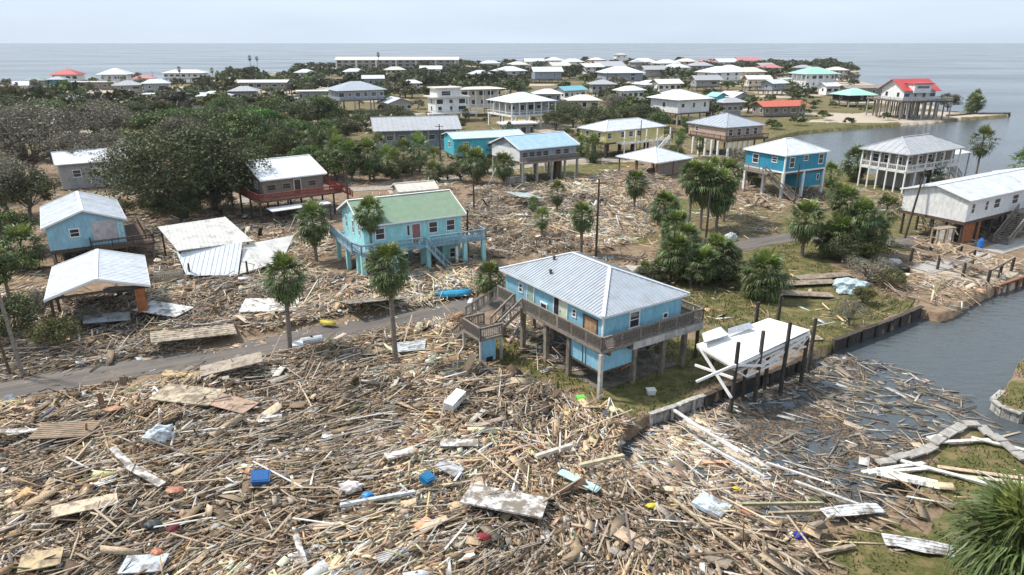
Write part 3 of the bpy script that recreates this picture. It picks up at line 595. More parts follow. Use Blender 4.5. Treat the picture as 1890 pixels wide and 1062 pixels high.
sheet('white_board', 500, 785, 1.1, 1.5, R(20), .1, W_, 'small white board on the heap left of the tall palm trunk', 'board', .6)
sheet('white_board', 848, 833, .8, 2.3, R(3), .03, W_, 'long white board lying level in the middle foreground', 'board', .6)
sheet('white_board', 615, 814, .7, 1.3, R(5), .05, W_, 'small white board left of the long level one', 'board', .6)
sheet('white_board', 1375, 832, .55, 2.6, R(-52), .05, (.74, .78, .8), 'narrow white board floating below the boathouse', 'board', .4, water=True)
sheet('white_board', 1675, 880, .9, 3.2, R(-22), .03, (.76, .8, .78), 'pale white boards beside the grassy point on the right', 'board', .25)
sheet('white_board', 60, 806, .5, 4.2, R(14), .12, W_, 'long narrow white board at the left edge of the debris', 'board', .7)
sheet('white_board', 556, 1028, .28, 2.3, R(-62), .1, W_, 'thin white strip standing out at the bottom edge left of centre', 'board', .7)
sheet('white_board', 270, 895, .5, 3.0, R(-28), .12, W_, 'broken white boards in the left debris beside a grey bundle', 'board', .8)
sheet('white_board', 232, 868, .4, 2.6, R(-38), .2, W_, 'short white strip just above the broken white boards', 'board', .8)
sheet('wall_board', 1068, 900, .55, 2.6, R(-38), .05, (.45, .66, .64), 'pale aqua wall board lying in the debris right of centre', 'board', .55, dirty=.2)
sheet('mattress', 1312, 942, 1.3, 1.7, R(-42), .05, (.5, .6, .68), 'pale blue soaked mattress near the canal bank', 'mattress', .35, .22)
sheet('metal_sheet', 1705, 1003, 1.1, 3.6, R(-14), .04, (.62, .63, .64), 'torn grey metal roof sheet on the grass by the big corner palm', 'metal sheet', .1, .03, ribs=4, curl=.1, cut=.9)
sheet('metal_sheet', 1575, 945, .9, 3.4, R(10), .03, (.66, .7, .72), 'bent pale metal sheet on the bank left of the grassy point', 'metal sheet', .35, .03, ribs=3, curl=.12, cut=.5)
sheet('metal_sheet', 755, 648, 1.9, 2.7, R(4), -.08, (.5, .54, .57), 'grey metal sheet with white edge beside the tall palm trunk', 'metal sheet', .7, .04, ribs=5)
sheet('floor_panel', 125, 810, 1.9, 3.6, R(6), .0, (.3, .22, .15), 'brown slatted deck panel lying in the left debris', 'deck panel', .7, ribs=8)
sheet('door_panel', 335, 702, .9, 2.5, R(2), .12, (.55, .4, .2), 'yellow brown wooden door at the road edge', 'door', .5, .06)
sheet('plywood_sheet', 350, 748, 2.3, 4.3, R(-8), .04, (.5, .42, .3), 'patched yellowish wall section below the wooden door', 'wall section', .6, .08, dirty=.55)
sheet('plywood_sheet', 430, 760, 1.6, 3.2, R(-20), .05, (.42, .29, .21), 'reddish brown plywood sheet right of the patched wall section', 'plywood sheet', .55, .05)
sheet('siding_panel', 212, 770, .8, 1.3, R(75), .3, (.5, .27, .16), 'small orange brown cupboard board in the left debris', 'board', .8)
sheet('plywood_sheet', 430, 690, 1.9, 4.4, R(22), -.1, (.36, .3, .24), 'collapsed brown roof section leaning at the road edge', 'roof section', .9, .08)
sheet('siding_panel', 905, 800, .4, 2.2, R(38), .1, (.45, .35, .3), 'pinkish brown board right of the white freezer', 'board', .7)
sheet('plywood_sheet', 1165, 1003, .9, 1.6, R(-40), .08, (.55, .4, .28), 'tan board with a white edge near the bottom centre', 'board', .45)
sheet('plywood_sheet', 80, 1050, 1.3, 1.7, R(25), .08, (.5, .38, .22), 'ochre board at the bottom left corner', 'board', .75)
sheet('wall_panel', 268, 1053, 1.2, 1.9, R(8), .05, (.5, .56, .64), 'pale blue grey panel at the bottom edge on the left', 'panel', .75, .06)
sheet('wall_panel', 725, 1042, .7, 1.5, R(28), .05, (.48, .46, .46), 'grey ribbed panel at the bottom edge left of centre', 'panel', .6, ribs=5)
sheet('wall_panel', 740, 860, .6, 1.8, R(32), .1, (.7, .68, .64), 'cream and grey cushion board left of the blue lids', 'cushion', .7, .12)
sheet('wall_panel', 830, 877, .9, 1.5, R(-35), .1, (.46, .46, .48), 'grey slab with white edge strip right of centre foreground', 'slab', .6, .06)
sheet('roof_section', 690, 566, 3.4, 5.5, R(32), .1, (.5, .45, .38), 'broken tan roof section leaning beside the road', 'roof section', .9, .07, ribs=6, dirty=.5, roll=R(-14))
sheet('wall_section', 500, 572, 3.5, 5.0, R(10), .05, (.68, .66, .62), 'whitish collapsed wall panel across the road from the palm', 'wall section', .8, .08, dirty=.45)
sheet('wall_section', 305, 585, 2.5, 4.5, R(-15), .05, (.6, .62, .64), 'grey white wall section in the heap left of the road', 'wall section', .9, .08, dirty=.5)
sheet('roof_section', 360, 628, 2.4, 6.5, R(28), .08, (.46, .38, .29), 'tan shingled roof section at the left road verge', 'roof section', .8, .08, ribs=5, dirty=.5)
sheet('wall_section', 200, 600, 2.2, 3.6, R(30), .1, (.32, .36, .4), 'slate grey wall section under the leaning white carport', 'wall section', .9, .07)
sheet('roof_section', 1200, 495, 2.2, 5.0, R(10), .05, (.5, .46, .4), 'weathered beige roof slab on the grass behind the blue house', 'roof section', .3, .08)
sheet('metal_sheet', 968, 380, 4.6, 4.2, R(30), .16, (.55, .62, .64), 'pale green grey shed roof sheet in the middle debris field', 'metal roof', 1.9, .05, ribs=6)
sheet('roof_section', 1490, 620, .1 + .8, 2.6, R(10), 0, (.5, .42, .3), 'small tan deck piece at the lawn edge by the canal', 'deck piece', .1)
for i, (px, py, yw) in enumerate([(1490, 520, 10), (1475, 540, -5), (1520, 508, 15)]):
    sheet('lumber_pile', px, py, 1.4, 6.5, R(yw), .02, (.42, .34, .26), ['tan timber deck section lying on the grass right of the bush', 'lower timber deck section on the grass right of the bush', 'upper timber deck section beside the canal lawn'][i], 'deck section', .3, .06, ribs=5)
def stick(px, py, l, yaw, c, label, w=.3, t=.2, pit=.03, z=.3, water=False, name='loose_beam'):
    x, y = P(px, py, .3); o = mobj(name, MB().add([(-l / 2, -w / 2, -t / 2), (l / 2, -w / 2 * .8, -t / 2), (l / 2 * .98, w / 2, -t / 2), (-l / 2, w / 2 * .9, -t / 2), (-l / 2, -w / 2, t / 2), (l / 2, -w / 2 * .8, t / 2), (l / 2 * .97, w / 2, t / 2), (-l / 2 * .98, w / 2 * .9, t / 2)], [(0, 3, 2, 1), (4, 5, 6, 7), (0, 1, 5, 4), (1, 2, 6, 5), (2, 3, 7, 6), (3, 0, 4, 7)]).mesh(name, mat('beam_%d_%d' % (c[0] * 100, c[2] * 100), c, .8, 4, .2, vary=.1)))
    o.location = (x, y, (WZ + .1) if water else zat(x, y) + z); o.rotation_euler = (0, pit, yaw); tag(o, label, 'beam')
stick(1545, 890, 4.6, R(-36), (.56, .54, .5), 'long pale beam floating in the brown canal water', .22, .15, water=True)
stick(1480, 850, 4.0, R(-34), (.62, .6, .58), 'pale beam floating nearer the middle of the canal', .18, .12, water=True)
stick(1022, 850, 2.8, R(36), (.6, .55, .48), 'pale angled beam left of the aqua board', .28, .2, .1, .8)
stick(1110, 868, 3.2, R(28), (.5, .43, .3), 'tan beam right of the aqua board', .25, .18, .1, .7)
stick(1445, 930, 4.5, R(1), (.34, .32, .2), 'olive green pole across the canal mouth', .16, .16, 0, .3)
stick(1510, 945, 5.5, R(3), (.36, .3, .2), 'lower brown pole across the canal mouth', .16, .16, 0, .3)
stick(700, 945, 4.0, R(20), (.6, .62, .64), 'grey white beam in the debris below the blue bag', .22, .15, .04, .8)
stick(1330, 1000, 7.0, R(-58), (.4, .32, .22), 'long brown pole slanting through the bottom debris', .16, .14, .02, .55)
stick(1390, 1000, 7.0, R(-50), (.46, .38, .27), 'tan pole right of the long brown slanting one', .16, .14, .02, .5)
stick(1820, 870, 5.0, R(-16), (.58, .44, .3), 'orange tan board on the grassy point', .35, .06, 0, .15)
stick(1850, 883, 6.0, R(-12), (.55, .5, .36), 'yellowish board on the grassy point above the palm', .3, .06, 0, .15)
stick(1540, 1013, 2.4, R(14), (.46, .38, .28), 'short driftwood beam on the bare soil at bottom right', .22, .18, 0, .2)
for i, (px, py, yw, ln) in enumerate([(1300, 800, -58, 5.5), (1320, 812, -52, 5.0), (1285, 790, -60, 4.2), (1345, 850, -50, 4.8)]):
    stick(px, py, ln, R(yw), (.66, .63, .6), ['pale fallen dock board at the bank, second from the left', 'pale fallen dock board at the bank, third from the left', 'pale fallen dock board at the bank, leftmost', 'pale fallen dock board at the bank, lowest'][i], .2, .1, .05, .5)

def blob(name, px, py, sx, sy, sz, c, label, cat, lift=.5, rough=.5, yaw=0, jit=.12, water=False):
    import bmesh
    bm = bmesh.new(); bmesh.ops.create_icosphere(bm, subdivisions=3, radius=1)
    for v in bm.verts:
        n = math.sin(v.co.x * 5 + px) * math.cos(v.co.y * 6 + py) * math.sin(v.co.z * 4.0); v.co *= 1 + jit * n * 1.6 + random.uniform(-.3, .3) * jit; v.co.x *= sx; v.co.y *= sy; v.co.z *= sz
    me = bpy.data.meshes.new(name); bm.to_mesh(me); bm.free(); me.materials.append(mat('cloth_%d_%d_%d' % tuple(int(v * 100) for v in c), c, rough, 4, .25, bump=.3)); x, y = P(px, py, .4)
    o = mobj(name, me); o.location = (x, y, WZ if water else zat(x, y) + lift); o.rotation_euler = (0, 0, yaw); tag(o, label, cat)
def bin_(px, py, w, l, h, c, label, cat, yaw=0, tilt=.2, lift=.6, name='storage_bin', lidc=None):
    x, y = P(px, py, .5); r = empty(name, x, y, zat(x, y) + lift); r.rotation_euler = (tilt, tilt * .6, yaw); tag(r, label, cat); m = mat('plastic_%d_%d_%d' % tuple(int(v * 100) for v in c), c, .35, 5, .08)
    k = .88; mb = MB().add([(-w / 2 * k, -l / 2 * k, 0), (w / 2 * k, -l / 2 * k, 0), (w / 2 * k, l / 2 * k, 0), (-w / 2 * k, l / 2 * k, 0), (-w / 2, -l / 2, h), (w / 2, -l / 2, h), (w / 2, l / 2, h), (-w / 2, l / 2, h)], [(0, 3, 2, 1), (0, 1, 5, 4), (1, 2, 6, 5), (2, 3, 7, 6), (3, 0, 4, 7), (4, 5, 6, 7)])
    mb.build('tub', m, r); b = MB().box(-w / 2 - .03, -l / 2 - .03, h + .003, w / 2 + .03, l / 2 + .03, h + .06); b.box(-w / 2 + .06, -l / 2 + .06, h + .06, w / 2 - .06, l / 2 - .06, h + .09)
    b.build('lid', mat('plastic_%d_%d_%d' % tuple(int(v * 100) for v in (lidc or c)), lidc or c, .35, 5, .08), r)
bin_(482, 900, .95, .8, .35, (.03, .12, .32), 'blue storage box lying left of the blue bag', 'storage box', .3, .25)
bin_(787, 902, .75, .6, .3, (.02, .17, .36), 'small blue lidded tub above the white wall panel', 'tub', 1.0, .3)
blob('bag', 680, 934, .34, .28, .18, (.03, .22, .5), 'bright blue bag in the middle foreground debris', 'bag', .7)
blob('bundle', 893, 1008, .34, .26, .12, (.22, .03, .035), 'crumpled dark red cloth below the white wall panel', 'cloth', .6, .9)
blob('bundle', 323, 985, .25, .4, .12, (.14, .03, .04), 'dark maroon cloth in the left foreground debris', 'cloth', .8, .9)
blob('tarp', 296, 825, .8, .5, .55, (.6, .65, .68), 'crumpled grey white tarp left of the blue storage box', 'tarp', .7, .8, .6, .25)
blob('tarp', 650, 918, .6, .4, .3, (.66, .6, .58), 'crumpled pale plastic sheet left of the blue bag', 'tarp', .6, .8, .2, .25)
blob('bag', 1475, 993, .3, .26, .2, (.015, .02, .3), 'dark royal blue bucket shaped bag at the lower right bank', 'bag', .3)
blob('bag', 1362, 873, .28, .22, .16, (.6, .5, .02), 'yellow bag floating below the white board', 'bag', .3, water=True)
blob('bag', 1203, 941, .34, .2, .12, (.6, .5, .04), 'yellow strip of plastic in the lower middle debris', 'plastic', .4)
blob('bundle', 325, 920, .5, .3, .1, (.4, .17, .1), 'rust coloured sofa cushion in the left debris', 'cushion', .8)
blob('bundle', 292, 1032, .3, .24, .12, (.42, .15, .07), 'round terracotta cushion at the bottom left', 'cushion', .8)
blob('bundle', 285, 980, .45, .3, .22, (.03, .04, .045), 'black rubbish bag in the left foreground debris', 'bag', .75)
blob('bundle', 1240, 908, .8, .35, .14, (.6, .52, .38), 'cream foam slab pieces near the canal bank', 'foam', .3, .9, -.3, .3)
blob('bundle', 1380, 950, .4, .25, .2, (.35, .09, .03), 'rusty orange cloth beside the pale blue mattress', 'cloth', .3)
blob('tarp', 1568, 530, 1.7, 1.3, .9, (.45, .55, .58), 'pale tarp heaped over wreckage on the canal lawn', 'tarp', .4, .7, .3, .22)
blob('tarp', 1348, 438, .9, .7, .6, (.5, .53, .55), 'white grey bundle beside the side road', 'bundle', .3, .7, .3, .25)
blob('bundle', 1660, 497, 1.2, .5, .5, (.02, .022, .026), 'black plastic sheeting by the broken dock', 'plastic sheet', .3)
blob('tarp', 1648, 483, 1.0, .5, .4, (.6, .6, .6), 'white crumpled sheet beside the black plastic', 'plastic sheet', .3)
bin_(1072, 735, .55, .5, .5, (.12, .5, .05), 'lime green tub under the corner of the blue house', 'tub', .2, 0, .05, lidc=(.16, .55, .08))
bin_(1202, 717, .6, .5, .35, (.7, .7, .68), 'small white box on the grass beside the blue house', 'box', .1, 0, .03, 'storage_box')
# freezer
x, y = P(840, 755, .5); r = empty('chest_freezer', x, y, zat(x, y) + .55); r.rotation_euler = (.1, -.15, R(62)); tag(r, 'white freezer lying in the debris between palm and blue house', 'freezer')
MB().box(-.85, -.35, 0, .85, .35, .5).build('body', white_paint, r); MB().box(-.87, -.37, .503, .87, .37, .6).build('lid', trim_white, r); MB().beam((-.2, -.4, .55), (.2, -.4, .55), .05, .05).build('handle', dark_pile, r)
def hull(name, px, py, l, w, h, c, yaw, label, cat, over=True, lift=.35):
    x, y = P(px, py, .3); mb = MB(); n = 10; m_ = 6; K = []
    for i in range(n + 1):
        a = i / n * 2 - 1; ww = w / 2 * (1 - abs(a) ** 3) + .02; hh = h * (1 - .35 * abs(a) ** 4)
        K.append([(a * l / 2, ww * math.cos(math.pi * j / m_), hh * math.sin(math.pi * j / m_)) for j in range(m_ + 1)])
    vs = [v for k in K for v in k]; mb.add(vs, [(i * (m_ + 1) + j, i * (m_ + 1) + j + 1, (i + 1) * (m_ + 1) + j + 1, (i + 1) * (m_ + 1) + j) for i in range(n) for j in range(m_)])
    r = empty(name, x, y, zat(x, y) + lift, yaw, label, cat); m = mat('hull_%d_%d' % (c[0] * 100, c[2] * 100), c, .35, 4, .12, dirt=((.3, .28, .24), 2, .6, .5))
    o = mb.build('hull', m, r); MB().beam((-l * .46, 0, h + .02), (l * .46, 0, h + .02), .05, .05).build('keel', m, r); MB().beam((-l * .4, w / 2, .03), (l * .4, w / 2, .03), .05, .06).beam((-l * .4, -w / 2, .03), (l * .4, -w / 2, .03), .05, .06).build('gunwale', m, r)
hull('small_boat', 838, 545, 3.6, 1.3, .5, (.04, .3, .48), R(12), 'overturned bright blue boat at the roadside', 'boat')
hull('kayak', 605, 598, 1.7, .6, .3, (.5, .42, .06), R(-20), 'yellow kayak at the edge of the road', 'kayak')
hull('small_boat', 228, 552, 3.4, 1.2, .4, (.1, .13, .17), R(8), 'dark hull lying beside the white carport', 'boat', lift=.9)
x, y = P(576, 636, .3); r = empty('gas_tank', x, y, zat(x, y) + .3, R(25), 'silver grey gas tank lying beside the road', 'gas tank')
MB().tube([(-.95, 0, .35), (-.85, 0, .35), (.85, 0, .35), (.95, 0, .35)], [.2, .36, .36, .2], 14).build('tank', mat('tank_metal', (.5, .53, .55), .4, 3, .12), r); MB().box(-.6, -.2, -.05, -.5, .2, .08).box(.5, -.2, -.05, .6, .2, .08).build('leg', dark_pile, r); MB().tube([(0, 0, .7), (0, 0, .82)], [.12, .1], 8).build('valve', dark_pile, r)
bin_(548, 642, .8, .7, .8, (.66, .68, .7), 'white water heater box beside the silver gas tank', 'appliance', .4, .15, .1, 'appliance')

# ------------------------------------------------------------------ houses
blue = paint('sky_blue_paint', (.25, .51, .645), .64, .3); aqua = paint('aqua_paint', (.37, .71, .72), .66, .3); pblue = paint('pale_blue_paint', (.31, .56, .69), .66, .3)
deepblue = paint('deep_turquoise_paint', (.03, .27, .42), .66, .3); turq = paint('turquoise_paint', (.06, .42, .52)); greybrown = paint('grey_brown_siding', (.25, .22, .18)); tanp = paint('pinkish_tan_siding', (.5, .37, .29))
greyp = paint('grey_siding', (.36, .36, .36)); cream = paint('cream_stucco', (.66, .6, .5)); yellowp = paint('pale_yellow_paint', (.66, .58, .26)); bluegrey = paint('blue_grey_siding', (.3, .34, .4)); red_m = mat('red_deck_paint', (.24, .055, .045), .7, 4, .25, vary=.1)
lattice_g = paint('pale_lattice_grey', (.55, .54, .52), .5, .5)
R_grey = metalroof('pale_grey_metal_roof', (.38, .42, .47)); R_white = metalroof('white_metal_roof', (.66, .69, .73), .25); R_blue = metalroof('light_blue_metal_roof', (.34, .5, .66), .2); R_bw = metalroof('bluish_white_metal_roof', (.6, .63, .68), .25)
R_mid = metalroof('mid_grey_metal_roof', (.4, .41, .43), .4); R_green = metalroof('green_shingle_roof', (.2, .29, .19), .35); R_red = metalroof('red_metal_roof', (.5, .05, .05), .2); R_orange = metalroof('orange_red_metal_roof', (.55, .12, .06), .2); R_teal = metalroof('pale_teal_metal_roof', (.35, .62, .52), .2)
R_dirty = metalroof('stained_metal_roof', (.58, .57, .54), .7); R_cream = metalroof('cream_flat_roof', (.66, .62, .55), .3); R_pink = metalroof('pinkish_red_roof', (.52, .2, .2), .2)
plywood = mat('bare_plywood', (.42, .27, .15), .8, 3, .25); orange_ply = mat('rust_brown_panel', (.36, .13, .05), .8, 2.5, .25); aqua_deck = paint('faded_blue_deck_paint', (.27, .41, .49), .5, .5); greendoor = mat('grey_green_door', (.3, .42, .36), .6, 4, .1); opening_shade = mat('painted_opening_shade', (.02, .02, .02), .9, 3, .1)  # last colour: near-black that paints the shade inside openings

# 1 --- main sky blue stilt house
h = House('stilt_house', 'sky blue house on tall pilings with grey hipped roof and wraparound deck, nearest of all', (1113, 586), (1270, 543), 6.0, 8.7, 13.3)
ZF = 3.7
for vx, vy, vz in ((3.0, 9.6, 7.15), (1.6, 8.2, 6.6)): MB().tube([(vx, vy, vz - .2), (vx, vy, vz + .3)], [.09, .09], 8).tube([(vx, vy, vz + .28), (vx, vy, vz + .4)], [.16, .1], 8).build('vent_pipe', dark_pile, h.root)
h.roof('hip', 1.75, R_grey, panel=.95, ribs=3, capm=metalroof('pale_ridge_metal', (.62, .64, .66), .1))
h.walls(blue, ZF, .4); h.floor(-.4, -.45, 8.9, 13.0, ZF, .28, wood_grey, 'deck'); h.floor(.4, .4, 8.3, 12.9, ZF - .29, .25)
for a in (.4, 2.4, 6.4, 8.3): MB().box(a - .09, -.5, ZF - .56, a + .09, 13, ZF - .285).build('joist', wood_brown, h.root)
h.window('x0', 10.6, 5.0, .5, .75); h.door('x0', 9.2, ZF, .85, 2.0, greendoor); h.door('x0', 4.9, ZF, .85, 2.05, mat('cream_door', (.62, .66, .52), .6, 3, .1)); h.door('x0', 5.75, ZF, .6, 2.05, opening_shade); h.window('x0', 3.6, 5.05, .4, .6)  # the narrow near-black leaf paints the shade of an open doorway
h.window('x0', 1.75, 4.65, 1.5, 1.35, pane=plywood, frame=wood_brown, mull=False); h.window('x0', 7.4, 4.4, .8, .5, mull=False); h.window('y0', 3.4, 4.95, .95, 1.25); h.window('y0', 6.6, 4.55, .5, .4, mull=False)
MB().beam((.36, .36, ZF), (.36, .36, 5.9), .12, .12).build('corner_trim', trim_white, h.root)
k = -.35
h.rail([(k, -.4, ZF), (8.85, -.4, ZF), (8.85, 4.5, ZF)], sp=.145, h=.95, solid=True, post=2.0); h.rail([(k, -.4, ZF), (k, 4.6, ZF)], sp=.145, solid=True); h.rail([(k, 4.7, ZF), (k, 9.2, ZF)], sp=.145, solid=True); h.rail([(k, 10.4, ZF), (k, 12.9, ZF)], sp=.15, solid=True)
h.floor(8.9, -.45, 10.0, 2.2, ZF, .25, wood_grey, 'deck'); h.rail([(8.85, -.4, ZF), (9.95, -.4, ZF), (9.95, 2.2, ZF)], sp=.2)
MB().beam((2.6, -.5, 3.32), (10.0, -.5, 3.25), .05, .55).build('skirt_board', lattice_g, h.root)
for a in range(7): MB().beam((2.7 + a * 1.05, -.535, 3.3), (3.6 + a * 1.05, -.535, 3.3), .02, .42).build('skirt_panel', lattice_g, h.root)
for i, (x_, y_) in enumerate([(x_, y_) for x_ in (0, 3.2, 6.2, 8.5) for y_ in (0, 3.6, 6.5, 9.7, 12.7)]):
    if (x_, y_) != (0, 0): h.piles([(x_, y_)], ZF - .28, r=.17, square=True)
h.piles([(-.4, -.45)], ZF - .28, mat('pale_concrete_post', (.5, .48, .44), .8, 3, .2), r=.13, square=True)
e = MB().box(.02, .02, 1.75, 3.3, 3.9, ZF - .6).build('store_room', blue, h.root); h.box = (.02, .02, 3.3, 3.9)
h.floor(-.02, -.02, 3.34, 3.94, 1.75, .15)
for yy in (1.7, 2.05): MB().beam((-.005, yy, 1.75), (-.005, yy, 3.1), .02, .06, up=(1, 0, 0)).build('trim_strip', wood_brown, e)
MB().beam((2.0, -.01, 1.45), (3.4, -.01, 1.75), .05, .12).build('orange_strap', orange_ply, h.root)
MB().box(.3, .3, -.1, 8.4, 12.8, .06).build('concrete_slab', mat('muddy_concrete', (.2, .175, .145), .9, 1.2, .3, bump=.3), h.root)
# landing and stairs on the far left
h.floor(-4.7, 8.8, -2.6, 11.6, 2.2, .2, wood_grey, 'landing'); h.piles([(-4.6, 8.9), (-2.7, 8.9), (-4.6, 11.5), (-2.7, 11.5)], 2.0, lattice_g, .09, True)
e = MB().box(-4.5, 8.75, .25, -3.3, 8.85, 2.0).build('blue_screen_panel', blue, h.root); MB().box(-4.2, 8.72, .2, -3.6, 8.745, .6).build('vent', opening_shade, e)
h.rail([(-2.65, 8.85, 2.2), (-4.65, 8.85, 2.2), (-4.65, 11.55, 2.2), (-2.65, 11.55, 2.2)], sp=.17, solid=True)
h.stair((-.4, 9.9, 3.7), (-2.65, 9.9, 2.2), 1.2); h.stair((-3.6, 11.7, 2.2), (-3.6, 14.4, 0), 1.0)
h.stair((.6, 13.4, 3.7), (-1.2, 16.5, 1.0), 1.1, name='rear_staircase')
for i, (a, b) in enumerate([((1.4, 6.5, .1), (2.2, 7.6, .5)), ((5.2, 4.0, .1), (6.9, 5.0, .3))]): pass
MAIN = h

# 2 --- green roofed aqua house
h = House('stilt_house', 'aqua two level house with green shingle roof and blue painted deck behind the palms', (665, 419), (853, 396), 5.9, 12.2, 9.2)
ZF = 3.3
h.roof('gable', 1.9, R_green, 'x', panel=3.0, ribs=0, capm=trim_white); h.walls(aqua, ZF, .45, gable='x', rise=1.9)
w_ = aqua
x0, y0, x1, y1 = h.box
for a, z, w, hh in ((2.0, 5.0, .55, 1.2), (4.3, 4.9, .6, 1.4), (6.9, 5.0, .6, 1.4)): h.window('x0', a, z, w, hh)
for a in (2.2, 8.3, 10.4): h.window('y0', a, 4.75, 1.0, 1.25)
h.window('y0', 5.4, 4.75, .35, 1.2, mull=False); h.door('y0', 6.3, ZF, .9, 2.05, mat('dull_red_door', (.3, .15, .14), .6, 3, .1))
h.floor(-.5, -1.4, 14.0, .5, ZF, .28, aqua_deck, 'deck'); h.floor(-1.0, .5, .5, 9.0, ZF, .28, aqua_deck, 'side_deck'); h.floor(.5, .5, 11.7, 8.7, ZF - .02, .35)
h.rail([(-.95, 8.9, ZF), (-.95, .4, ZF), (-.45, -1.35, ZF), (6.0, -1.35, ZF)], aqua_deck, sp=.3); h.rail([(7.2, -1.35, ZF), (13.9, -1.35, ZF), (13.9, .4, ZF)], aqua_deck, sp=.3)
h.piles([(x_, y_) for x_ in (-.3, 3.4, 7.0) for y_ in (-1.1, .5, 4.6, 8.5)] + [(11.4, -1.1), (11.4, 4.6), (11.4, 8.5), (13.7, -1.1)], ZF - .28, aqua, .22, True)
MB().box(9.4, .55, 0, 11.6, 6.0, ZF - .36).build('ground_room', aqua, h.root); h.window('y0', 10.6, 1.5, .7, 1.1, box=(9.4, .55, 11.6, 6)); h.stair((6.6, -1.5, ZF), (9.3, -1.5, 0.1), 1.0, aqua_deck)
MB().beam((10.6, -.6, 0), (10.6, -.6, 2.6), .28, .28).build('white_post', trim_white, h.root)

# 3 --- left blue house
h = House('stilt_house', 'small pale blue house with white gabled metal roof and boarded wall at the left', (75, 424), (230, 406), 5.0, 8.3, 12.5)
ZF = 2.4
h.roof('gable', 1.55, R_white, 'y', panel=.95, ribs=2, capm=trim_white); h.walls(pblue, ZF, .4, gable='y', rise=1.55)
h.window('y0', 3.0, 4.1, .9, .9, pane=glass); MB().beam((4.7, .385, 3.95), (7.1, .385, 3.95), .03, 2.3).build('boarded_opening', mat('grey_pink_board', (.55, .5, .5), .8, 2, .15), h.root); h.door('y0', 7.5, ZF, .3, 2.2, aqua)
h.floor(4.2, -1.6, 10.6, .4, ZF, .25, wood_brown, 'deck'); h.rail([(4.3, .3, ZF), (4.3, -1.5, ZF), (10.5, -1.5, ZF), (10.5, .3, ZF)], wood_brown, sp=.3); h.floor(.4, .4, 7.9, 12, ZF, .4)
h.floor(8.0, 1, 10.0, 9, ZF, .25, wood_brown, 'side_deck'); h.rail([(9.95, 1, ZF), (9.95, 9, ZF)], wood_brown, sp=.3)
h.piles([(x_, y_) for x_ in (.6, 4.2, 7.7) for y_ in (.6, 4.5, 8.4, 11.8)] + [(5, -1.4), (10.3, -1.4)], ZF - .3, r=.14)

# 4 --- leaning white carport
h = House('carport', 'open white gabled metal carport roof half hidden by bare twigs, below the small blue house', (81, 556), (276, 528), 3.6, 8.0, 10.4, cat='carport')
h.roof('gable', 1.25, R_white, 'y', panel=.95, ribs=2, capm=trim_white)
h.piles([(x_, y_) for x_ in (.4, 7.4) for y_ in (.6, 5.2, 9.8)], 3.6, wood_brown, .11, True)
for y_ in (.6, 5.2, 9.8): MB().beam((.2, y_, 3.5), (7.8, y_, 3.5), .12, .2).build('cross_beam', wood_brown, h.root)
MB().beam((.25, .2, 3.45), (.25, 10.2, 3.45), .1, .22).build('side_beam', wood_brown, h.root); MB().beam((7.6, .2, 3.45), (7.6, 10.2, 3.45), .1, .22).build('side_beam', wood_brown, h.root)
MB().box(6.7, .2, 1.2, 7.5, .8, 3.4).build('brown_locker', orange_ply, h.root)

# 5 --- collapsed shed roof, two planes
x, y = P(328, 463, 3); yw = R(31)
r = empty('collapsed_shed', x, y, 0, yw, 'collapsed shed with one pale metal roof above another sagging white sheet', 'shed')
def plane(name, pts, m, w=.95, par=None, ribs=2):
    b = MB(); v = [Vector(p) for p in pts]; n = (v[1] - v[0]).cross(v[-1] - v[0]).normalized(); n = n if n.z > 0 else -n; b.prism([p - n * .06 for p in v], n, .05); o = b.build(name, soffit, par or r); roof_face(pts, w, o, m, True, ribs=ribs); return o
plane('roof', [(0, 0, 3.0), (7.7, -.3, 3.05), (6.3, 7.6, 4.2), (-1.1, 7.2, 4.2)], R_dirty)
plane('sagging_roof', [(.2, -2.6, 1.0), (5.0, -4.4, .6), (6.6, -.2, 2.75), (-.1, .5, 2.75)], R_white)
plane('fallen_roof', [(5.2, -4.4, .7), (10.0, -3.4, 1.2), (12.4, .6, 2.3), (6.7, -.1, 2.7)], metalroof('creamy_fallen_metal', (.66, .65, .62), .5), 1.1)
for x_, y_ in ((.2, .2), (7.2, .1), (-.8, 6.9), (6.0, 7.2), (3.5, .2), (2.6, 7.1), (.6, -2.3), (6.0, -4.6)): MB().tube([(x_, y_, -.3), (x_, y_, 2.95 if y_ < 4 and y_ > -1 else (4.05 if y_ > 4 else 2.1))], [.11, .1], 7).build('post', dark_pile, r)

# 6 --- red deck house
h = House('stilt_house', 'brown grey stilt house with white metal roof and dark red railings', (480, 334), (602, 320), 6.0, 9.8, 12.5)
ZF = 3.5
h.roof('gable', 1.9, R_white, 'x', panel=1.0, ribs=2, capm=trim_white); h.walls(greybrown, ZF, .5, gable='x', rise=1.9); h.box = (.5, .5, 9.3, 12)
for a in (1.6, 3.8, 7.6): h.window('y0', a, 4.75, 1.2, .8, frame=wood_tan)
h.door('y0', 5.4, ZF, .9, 2.0, wood_brown); h.window('x0', 3.5, 4.8, .9, 1.0); h.window('x0', 7.5, 4.8, .9, 1.0)
h.floor(-1.2, -2.0, 11.0, .5, ZF, .25, wood_brown, 'deck'); h.floor(-1.2, .5, .5, 12, ZF, .25, wood_brown, 'side_deck'); h.floor(.5, .5, 9.4, 12, ZF, .4)
h.rail([(-1.1, 11.5, ZF), (-1.1, -1.9, ZF), (10.9, -1.9, ZF), (10.9, .4, ZF)], red_m, sp=.17, solid=True); h.stair((9.6, .6, 4.6), (13.2, .6, 2.4), 1.3, red_m); h.rail([(9.6, -1.2, ZF + .6), (13.0, -1.2, ZF - 1.2)], red_m, sp=.17, solid=True)
